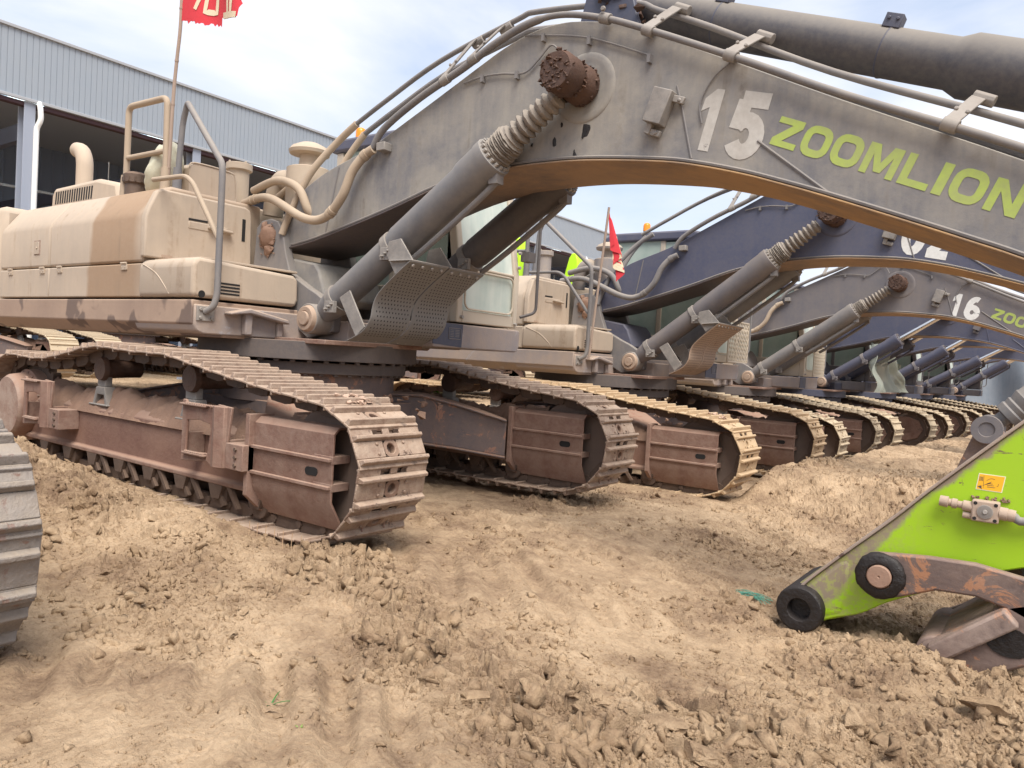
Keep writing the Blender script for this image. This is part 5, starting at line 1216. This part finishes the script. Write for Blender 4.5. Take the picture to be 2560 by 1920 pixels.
for i, y in enumerate((5.95, 10.0, 14.0, 18.6, 23.75, 28.05)):
    if i == 0:
        e = thing('excavator', BL[0], 'excavator', (-20.3, y, .28), 0, BROW); PB = palette(shoe=M['shoe_c'], body_band=M['body'])
        build_undercarriage(e, PB, False, False, False); build_upper(e, PB, 1); bp_ = e
    else:
        e = copy_tree(bp_, None, None, ('arm',)); e.location = (-20.3, y, .28 if i < 3 else .1); e['label'] = BL[i]
    if i >= 4: rear_arm(e)
# ------------------------------------------------------------------ warehouse
XB = -28.0
def warehouse():
    w = thing('warehouse', 'long pale blue corrugated steel warehouse with open bays behind the excavators', 'warehouse', (XB, 30, -.3))
    ox, oy, oz = XB, 30, -.3
    zs, zr = 8.93-oz, 11.04-oz
    A, B = -32.0, 110.0
    b = MB(); # trapezoid ribs as real folds
    y = A; pts = []
    while y < B: pts += [(0, y), (0, y+.155), (-.018, y+.163), (-.018, y+.177), (0, y+.185)]; y += .185
    n = len(pts); vs = [(px, py, zs) for px, py in pts]+[(px, py, zr) for px, py in pts]
    b.add(vs, [(i, i+1, n+i+1, n+i) for i in range(n-1)]); b.build('wall_cladding', M['clad'], w, ang=20)
    b = MB(); b.box(-.06, .07, A, B, zr, zr+.10); b.box(-.05, .06, A, B, zs-.10, zs-.0); b.build('flashing', M['trim'], w, .01)
    b = MB(); b.prism([(-.05, zs-.10), (-.35, zs-.10), (-.35, zs-.32), (-.05, zs-.32)], A, B, 'y') if False else b.box(-.35, -.05, A, B, zs-.24, zs-.11); b.build('eaves_beam', M['redsteel'], w)
    # roof, back wall, bay columns and rafters
    b = MB(); b.add([(-.05, A, zr-.3), (-30, A, zr+1.5), (-30, B, zr+1.5), (-.05, B, zr-.3), (-.05, A, zr-.4), (-30, A, zr+1.4), (-30, B, zr+1.4), (-.05, B, zr-.4)], [(0, 1, 2, 3), (7, 6, 5, 4), (0, 4, 5, 1), (3, 2, 6, 7)]); b.build('roof', M['roofin'], w)
    b = MB(); y = A; pts = []
    while y < B: pts += [(-20, y), (-20, y+.5), (-19.95, y+.53), (-19.95, y+.6), (-20, y+.63)]; y += .63
    n = len(pts); b.add([(px, py, 0) for px, py in pts]+[(px, py, zr+1) for px, py in pts], [(i, i+1, n+i+1, n+i) for i in range(n-1)]); b.build('back_wall', M['inwall'], w, ang=20)
    y = 10.55-oy-35.64
    k = 0
    while y < B:
        b = MB(); b.box(-.45, -.08, y-.012, y+.012, 0, zs-.10); b.box(-.46, -.40, y-.2, y+.2, 0, zs-.10); b.box(-.075, -.04, y-.17, y+.17, 0, zs-.10); b.build('column', M['colm'], w, .006)
        b = MB(); b.box(-20, -.45, y-.12, y+.12, zs-1.3, zs-.75); b.build('rafter', M['navyd'], w)
        if k % 2 == 0:
            b = MB(); b.tube(filleted([(.0, y+.25, zs-.05), (.12, y+.25, zs-.25), (.12, y+.28, zs-.62), (-.0, y+.2, zs-.9), (.0, y+.2, zs-1.4), (.0, y+.2, .3)], .12), .085, 14, 0); b.build('downpipe', M['pvc'], w)
        b = MB(); b.box(-9, -4.5, y+2.2, y+3.6, zr-.02-.35, zr-.0-.35) if False else b.add([(-4, y+2.2, zr-.42+.14), (-9, y+2.2, zr-.42+.44), (-9, y+3.6, zr-.42+.44), (-4, y+3.6, zr-.42+.14)], [(0, 1, 2, 3), (3, 2, 1, 0)]); b.build('skylight', M['skylight'], w)
        y += 5.94; k += 1
    b = MB(); b.box(-20, -19.8, A, B, zs-2.0, zs-1.9); b.box(-10, -9.9, A, B, zs-1.35, zs-1.25); b.build('purlins', M['trim'], w)
    for k in range(12):
        yl = 2.0-oy+k*5.94; b = MB(); b.lathe((-6, yl+8, zs-.9), (0, 0, -.35), [(0, .05), (.3, .06), (.5, .2), (1, .32), (.98, .3), (.5, .16)], 18, False); b.cyl((-6, yl+8, zs-.9), (-6, yl+8, zs-.1), .02, n=6); b.build('pendant_lamp', M['pvc'], w)
    b = MB(); b.box(-19.9, -19.85, A, B, 2.2, 2.9); b.build('rail_band', M['clad'], w)
M['clad'] = paint('pale_blue_cladding', (.27, .31, .36), dust=(.33, .35, .38), amt=.25, up=0, rough=.5, bump=.02, var=.05, streak=.35)
M['trim'] = simple('grey_trim', (.35, .36, .38), .5)
M['redsteel'] = simple('dark_red_steel', (.06, .025, .03), .6)
M['colm'] = simple('blue_grey_column', (.30, .33, .40), .5)
M['roofin'] = simple('grey_roof_sheet', (.33, .36, .42), .6)
M['inwall'] = simple('dim_blue_grey_inner_wall', (.17, .215, .31), .7)
M['pvc'] = simple('white_plastic_pipe', (.80, .80, .78), .4)
sk, nts, bsk = new_mat('translucent_skylight'); bsk.inputs['Base Color'].default_value = (.7, .75, .75, 1); bsk.inputs['Emission Color'].default_value = (.75, .85, .9, 1); bsk.inputs['Emission Strength'].default_value = .9; M['skylight'] = sk
warehouse()
# ------------------------------------------------------------------ tarpaulin at the far end
M['tarp'] = paint('blue_grey_tarpaulin', (.13, .165, .21), dust=(.24, .26, .29), amt=.5, up=.2, rough=.55, bump=.1, streak=.5, var=.05)
def tarp():
    nu, nv = 130, 40; vs = []
    for i in range(nu):
        for j in range(nv):
            u = i/(nu-1); v = j/(nv-1); x = -7+24*u; z = -.6+5.6*v
            y = 39+.25*u*4-1.1*(1-v)**2+.35*math.sin(u*34+2*v)+.22*math.sin(u*71+4*v*v)+.3*math.sin(v*5+u*9)
            vs.append((x, y, z))
    vs += [(-7+24*i/(nu-1), 43, 5.0) for i in range(nu)]
    mb = MB(); mb.add(vs, [(i*nv+j, (i+1)*nv+j, (i+1)*nv+j+1, i*nv+j+1) for i in range(nu-1) for j in range(nv-1)]+[(i*nv+nv-1, (i+1)*nv+nv-1, nu*nv+i+1, nu*nv+i) for i in range(nu-1)])
    o = mb.build('tarpaulin_cover', M['tarp'], None, ang=80); tag(o, 'tall blue grey tarpaulin draped over stacked goods at the far end of the row', 'tarpaulin')
tarp()
# ------------------------------------------------------------------ flags
def flag(name, root_loc, pole, corner, U, V, label, chars, curl, poly_cut=True):
    t = thing(name, label, 'flag', root_loc)
    b = MB(); b.tube(pole, .016, 10, 5)
    P = smooth(pole, 5)
    for j in range(3, len(P)-1, 6): d = (P[j+1]-P[j]).normalized(); b.cyl(P[j]-d*.008, P[j]+d*.008, .019, n=10)
    b.build('flag_pole', M['bamboo'], t)
    nu, nv = 40, 26; vs = []; U = Vector(U); V = Vector(V); c = Vector(corner); nr = U.cross(V).normalized()
    def pt(u, v, h=0): return c+U*u+V*v+nr*(curl(u, v)+h)
    rr_ = random.Random(5)
    for i in range(nu):
        for j in range(nv):
            u = i/(nu-1); v = j/(nv-1); uu = u
            if i == nu-1: uu += rr_.uniform(-.04, .03)
            if j == 0 and poly_cut: v += .05*rr_.random()
            vs.append(pt(uu, v))
    fs = [(i*nv+j, (i+1)*nv+j, (i+1)*nv+j+1, i*nv+j+1) for i in range(nu-1) for j in range(nv-1) if not (poly_cut and i > nu*.62 and j < 3+rr_.randint(0, 1))]
    mb = MB(); mb.add(vs, fs); cl = mb.build('flag_cloth', M['flag'], t, ang=80)
    mb = MB()
    for sgn in (-1, 1):
        for (u0, v0, w_, h_), lines in chars:
            for ln in lines:
                P = [(u0+w_*a, v0+h_*q) for a, q in ln]; D = []
                for (a, q), (a2, q2) in zip(P[:-1], P[1:]):
                    for k in range(4): D.append((a+(a2-a)*k/4, q+(q2-q)*k/4))
                D.append(P[-1]); wd = .036; vs = []
                for k, (a, q) in enumerate(D):
                    a0, q0 = D[max(k-1, 0)]; a1, q1 = D[min(k+1, len(D)-1)]; dx, dy = a1-a0, q1-q0; l_ = math.hypot(dx, dy) or 1; nx, ny = -dy/l_*wd*.7, dx/l_*wd
                    vs += [pt(a+nx, q+ny, sgn*.004), pt(a-nx, q-ny, sgn*.004)]
                mb.add(vs, [(2*k, 2*k+1, 2*k+3, 2*k+2) for k in range(len(D)-1)])
    if chars: mb.build('flag_lettering', M['flagtxt'], cl)
    return t
ZHI = [[(.08, .92), (.2, .78)], [(.02, .62), (.14, .5)], [(.05, .05), (.22, .38)], [(.6, .98), (.42, .66), (.9, .66)], [(.82, .82), (.95, .6)], [(.45, .45), (.45, .02), (.9, .02), (.9, .45), (.45, .45)]]
YE = [[(.38, .98), (.38, .08)], [(.62, .98), (.62, .08)], [(.1, .75), (.24, .4)], [(.9, .78), (.76, .4)], [(.02, .04), (.98, .04)]]
XIN = [[(.2, .95), (.1, .6)], [(.15, .7), (.15, .05)], [(.5, .95), (.9, .95)], [(.4, .7), (1, .7)], [(.45, .45), (.45, .05), (.9, .05), (.9, .45), (.45, .45)]]
flag('flag', (-6.80, 3.72, 2.70), [(0, 0, 0), (.02, 0, .35), (.04, .0, .85), (.07, 0, 1.15), (.11, 0, 1.5), (.10, 0, 2.1)], (.10, 0, 1.48), (.98, .0, -.25), (.10, 0, .68),
     'torn red flag with cream characters on a bamboo pole above excavator 15', [((.22, .16, .36, .60), ZHI), ((.66, .12, .30, .52), YE)], lambda u, v: .05*math.sin(u*8+v*3)*u)
flag('flag', (-4.87, 8.30, 1.35), [(0, 0, 0), (.04, 0, .5), (.10, .0, 1.2), (.16, 0, 1.92)], (.16, 0, 1.90), (.08, .08, -.46), (.10, .02, -.44),
     'limp red flag hanging beside the boom foot of excavator 02', [((.25, .3, .6, .3), YE), ((.3, .72, .5, .3), XIN)], lambda u, v: .05*math.sin(u*14)*(.3+v), False)
# ------------------------------------------------------------------ loose things lying on number 15
def bag():
    mb = MB(); v, f = ico(4); v = v.copy(); n_ = fbm(v[:, 0]*2.2+3, v[:, 1]*2+v[:, 2]*3, 4, 9); v = v*(1+(n_[:, None]-.5)*.35)*np.array([.16, .20, .34]); v[:, 0] += v[:, 2]*.35
    mb.add(v.tolist(), [tuple(int(k) for k in q) for q in f]); o = mb.build('plastic_sack', M['sack'], None, ang=70); o.location = (-7.12, 3.86, 2.90); o.scale = (.85, .85, .8)
    tag(o, 'pale yellowish plastic sack slumped against the rails on top of excavator 15', 'sack')
    mb = MB(); mb.prism([(-.25, -.15), (-.25, .11), (-.20, .16), (.18, .155), (.25, .10), (.26, -.12), (.21, -.18), (-.2, -.18)], -.22, .20, 'x')
    mb.tube([(.20, -.25, .11), (.20, -.20, .165), (.20, .18, .16), (.20, .25, .10), (.20, .265, -.12), (.20, .21, -.185)], .010, 6, 4)
    o = mb.build('canvas_box', M['body'], None, .05, seg=3); o.location = (-7.17, 4.28, 2.87); tag(o, 'dusty canvas covered box sitting between the rails and the filter on excavator 15', 'box')
bag()
# ------------------------------------------------------------------ small plants and litter
M['leaf'] = simple('green_weed_leaf', (.05, .16, .035), .5); M['leaf2'] = simple('fresh_green_leaf', (.16, .34, .03), .5); M['twine'] = simple('teal_twine', (.10, .30, .22), .6); M['dryleaf'] = simple('dry_leaf', (.42, .28, .17), .8); M['palestone'] = simple('pale_stone', (.6, .58, .55), .7)
def blade(mb, p, d, ln, w, droop, n=8):
    d = Vector(d).normalized(); s = d.cross(Vector((0, 0, 1))).normalized(); vs = []
    for i in range(n+1):
        t = i/n; q = Vector(p)+d*ln*t*(1-.15*t)+Vector((0, 0, ln*(.55*t-droop*t*t))); ww = w*(1-t)**.6
        vs += [q+s*ww, q-s*ww, q+Vector((0, 0, -.002))]
    mb.add(vs, [f for i in range(n) for f in ((3*i, 3*i+2, 3*i+5, 3*i+3), (3*i+2, 3*i+1, 3*i+4, 3*i+5))])
def sprout(x, y, label, blades, mat):
    mb = MB(); z = gz(x, y)
    for d, ln, w, dr in blades: blade(mb, (0, 0, 0), d, ln, w, dr)
    o = mb.build('weed_sprout', M[mat], None, ang=60); o.location = (x, y, z-.005); tag(o, label, 'weed')
sprout(-2.27, 1.72, 'thin grass sprout with three long arching blades on bare earth at lower left', [((.9, .5, 0), .17, .0045, .5), ((-.75, -.6, 0), .17, .004, .35), ((-.3, .6, 0), .09, .004, .3), ((.2, -.3, 0), .05, .004, .2)], 'leaf')
sprout(-1.60, 2.23, 'tiny bright green seedling in the rubble near the bottom centre', [((math.cos(a), math.sin(a), 0), .028, .007, .1) for a in (0, 1.3, 2.5, 3.8, 5.1)], 'leaf2')
sprout(-1.98, 1.62, 'minute green tuft near the bottom edge left of centre', [((math.cos(a), math.sin(a), 0), .018, .003, .1) for a in (.4, 1.6, 3.5)], 'leaf2')
mb = MB(); r = random.Random(3)
for i in range(16):
    a = r.uniform(-.5, .4); p = Vector((r.uniform(-.05, .05), r.uniform(-.04, .04), .01)); d = Vector((math.cos(a), math.sin(a), 0)); mb.tube([p-d*.12+Vector((0, r.uniform(-.03, .03), .0)), p+Vector((0, 0, r.uniform(.01, .04))), p+d*.1+Vector((0, r.uniform(-.04, .04), .0))], .0022, 5, 4)
o = mb.build('twine_scrap', M['twine'], None); o.location = (-1.58, 5.02, gz(-1.58, 5.02)); tag(o, 'frayed scrap of teal green twine lying on the earth left of the lime arm tip', 'twine')
mb = MB(); blade(mb, (0, 0, 0), (1, .2, 0), .06, .012, .1); o = mb.build('dry_leaf', M['dryleaf'], None, ang=60); o.location = (-2.21, 1.66, gz(-2.21, 1.66)+.004); tag(o, 'curled dry brown leaf just below the grass sprout', 'leaf')
# straw stems sticking out under the nearest track
mb = MB()
for i in range(7): x = -4.3+.09*i; mb.tube([(x, 3.02, .12), (x+.02, 3.0, .03), (x+.06+.03*(i % 3), 2.96, -.01+gz(x, 2.96))], .0022, 4, 4)
o = mb.build('roots', M['dryleaf'], None); tag(o, 'dry root strands hanging below the nearest crawler track', 'roots')
# grass strip beyond the row, seen between the machines
def grass():
    r = np.random.RandomState(9); mb = MB()
    for i in range(2600):
        x = r.uniform(-27.5, -22.5); y = r.uniform(21, 27); z = -.4
        for k in range(3):
            a = r.uniform(0, 6.28); h = r.uniform(.2, .6); b = Vector((x+r.uniform(-.1, .1), y+r.uniform(-.1, .1), z)); s = Vector((math.cos(a), math.sin(a), 0))*.03
            mb.add([b-s, b+s, b+Vector((s.y*4, s.x*4, h))], [(0, 1, 2)])
    o = mb.build('grass', M['leaf2'], None, ang=80); tag(o, 'patch of green grass and weeds between the two rows of machines', 'grass', kind='stuff')
grass()
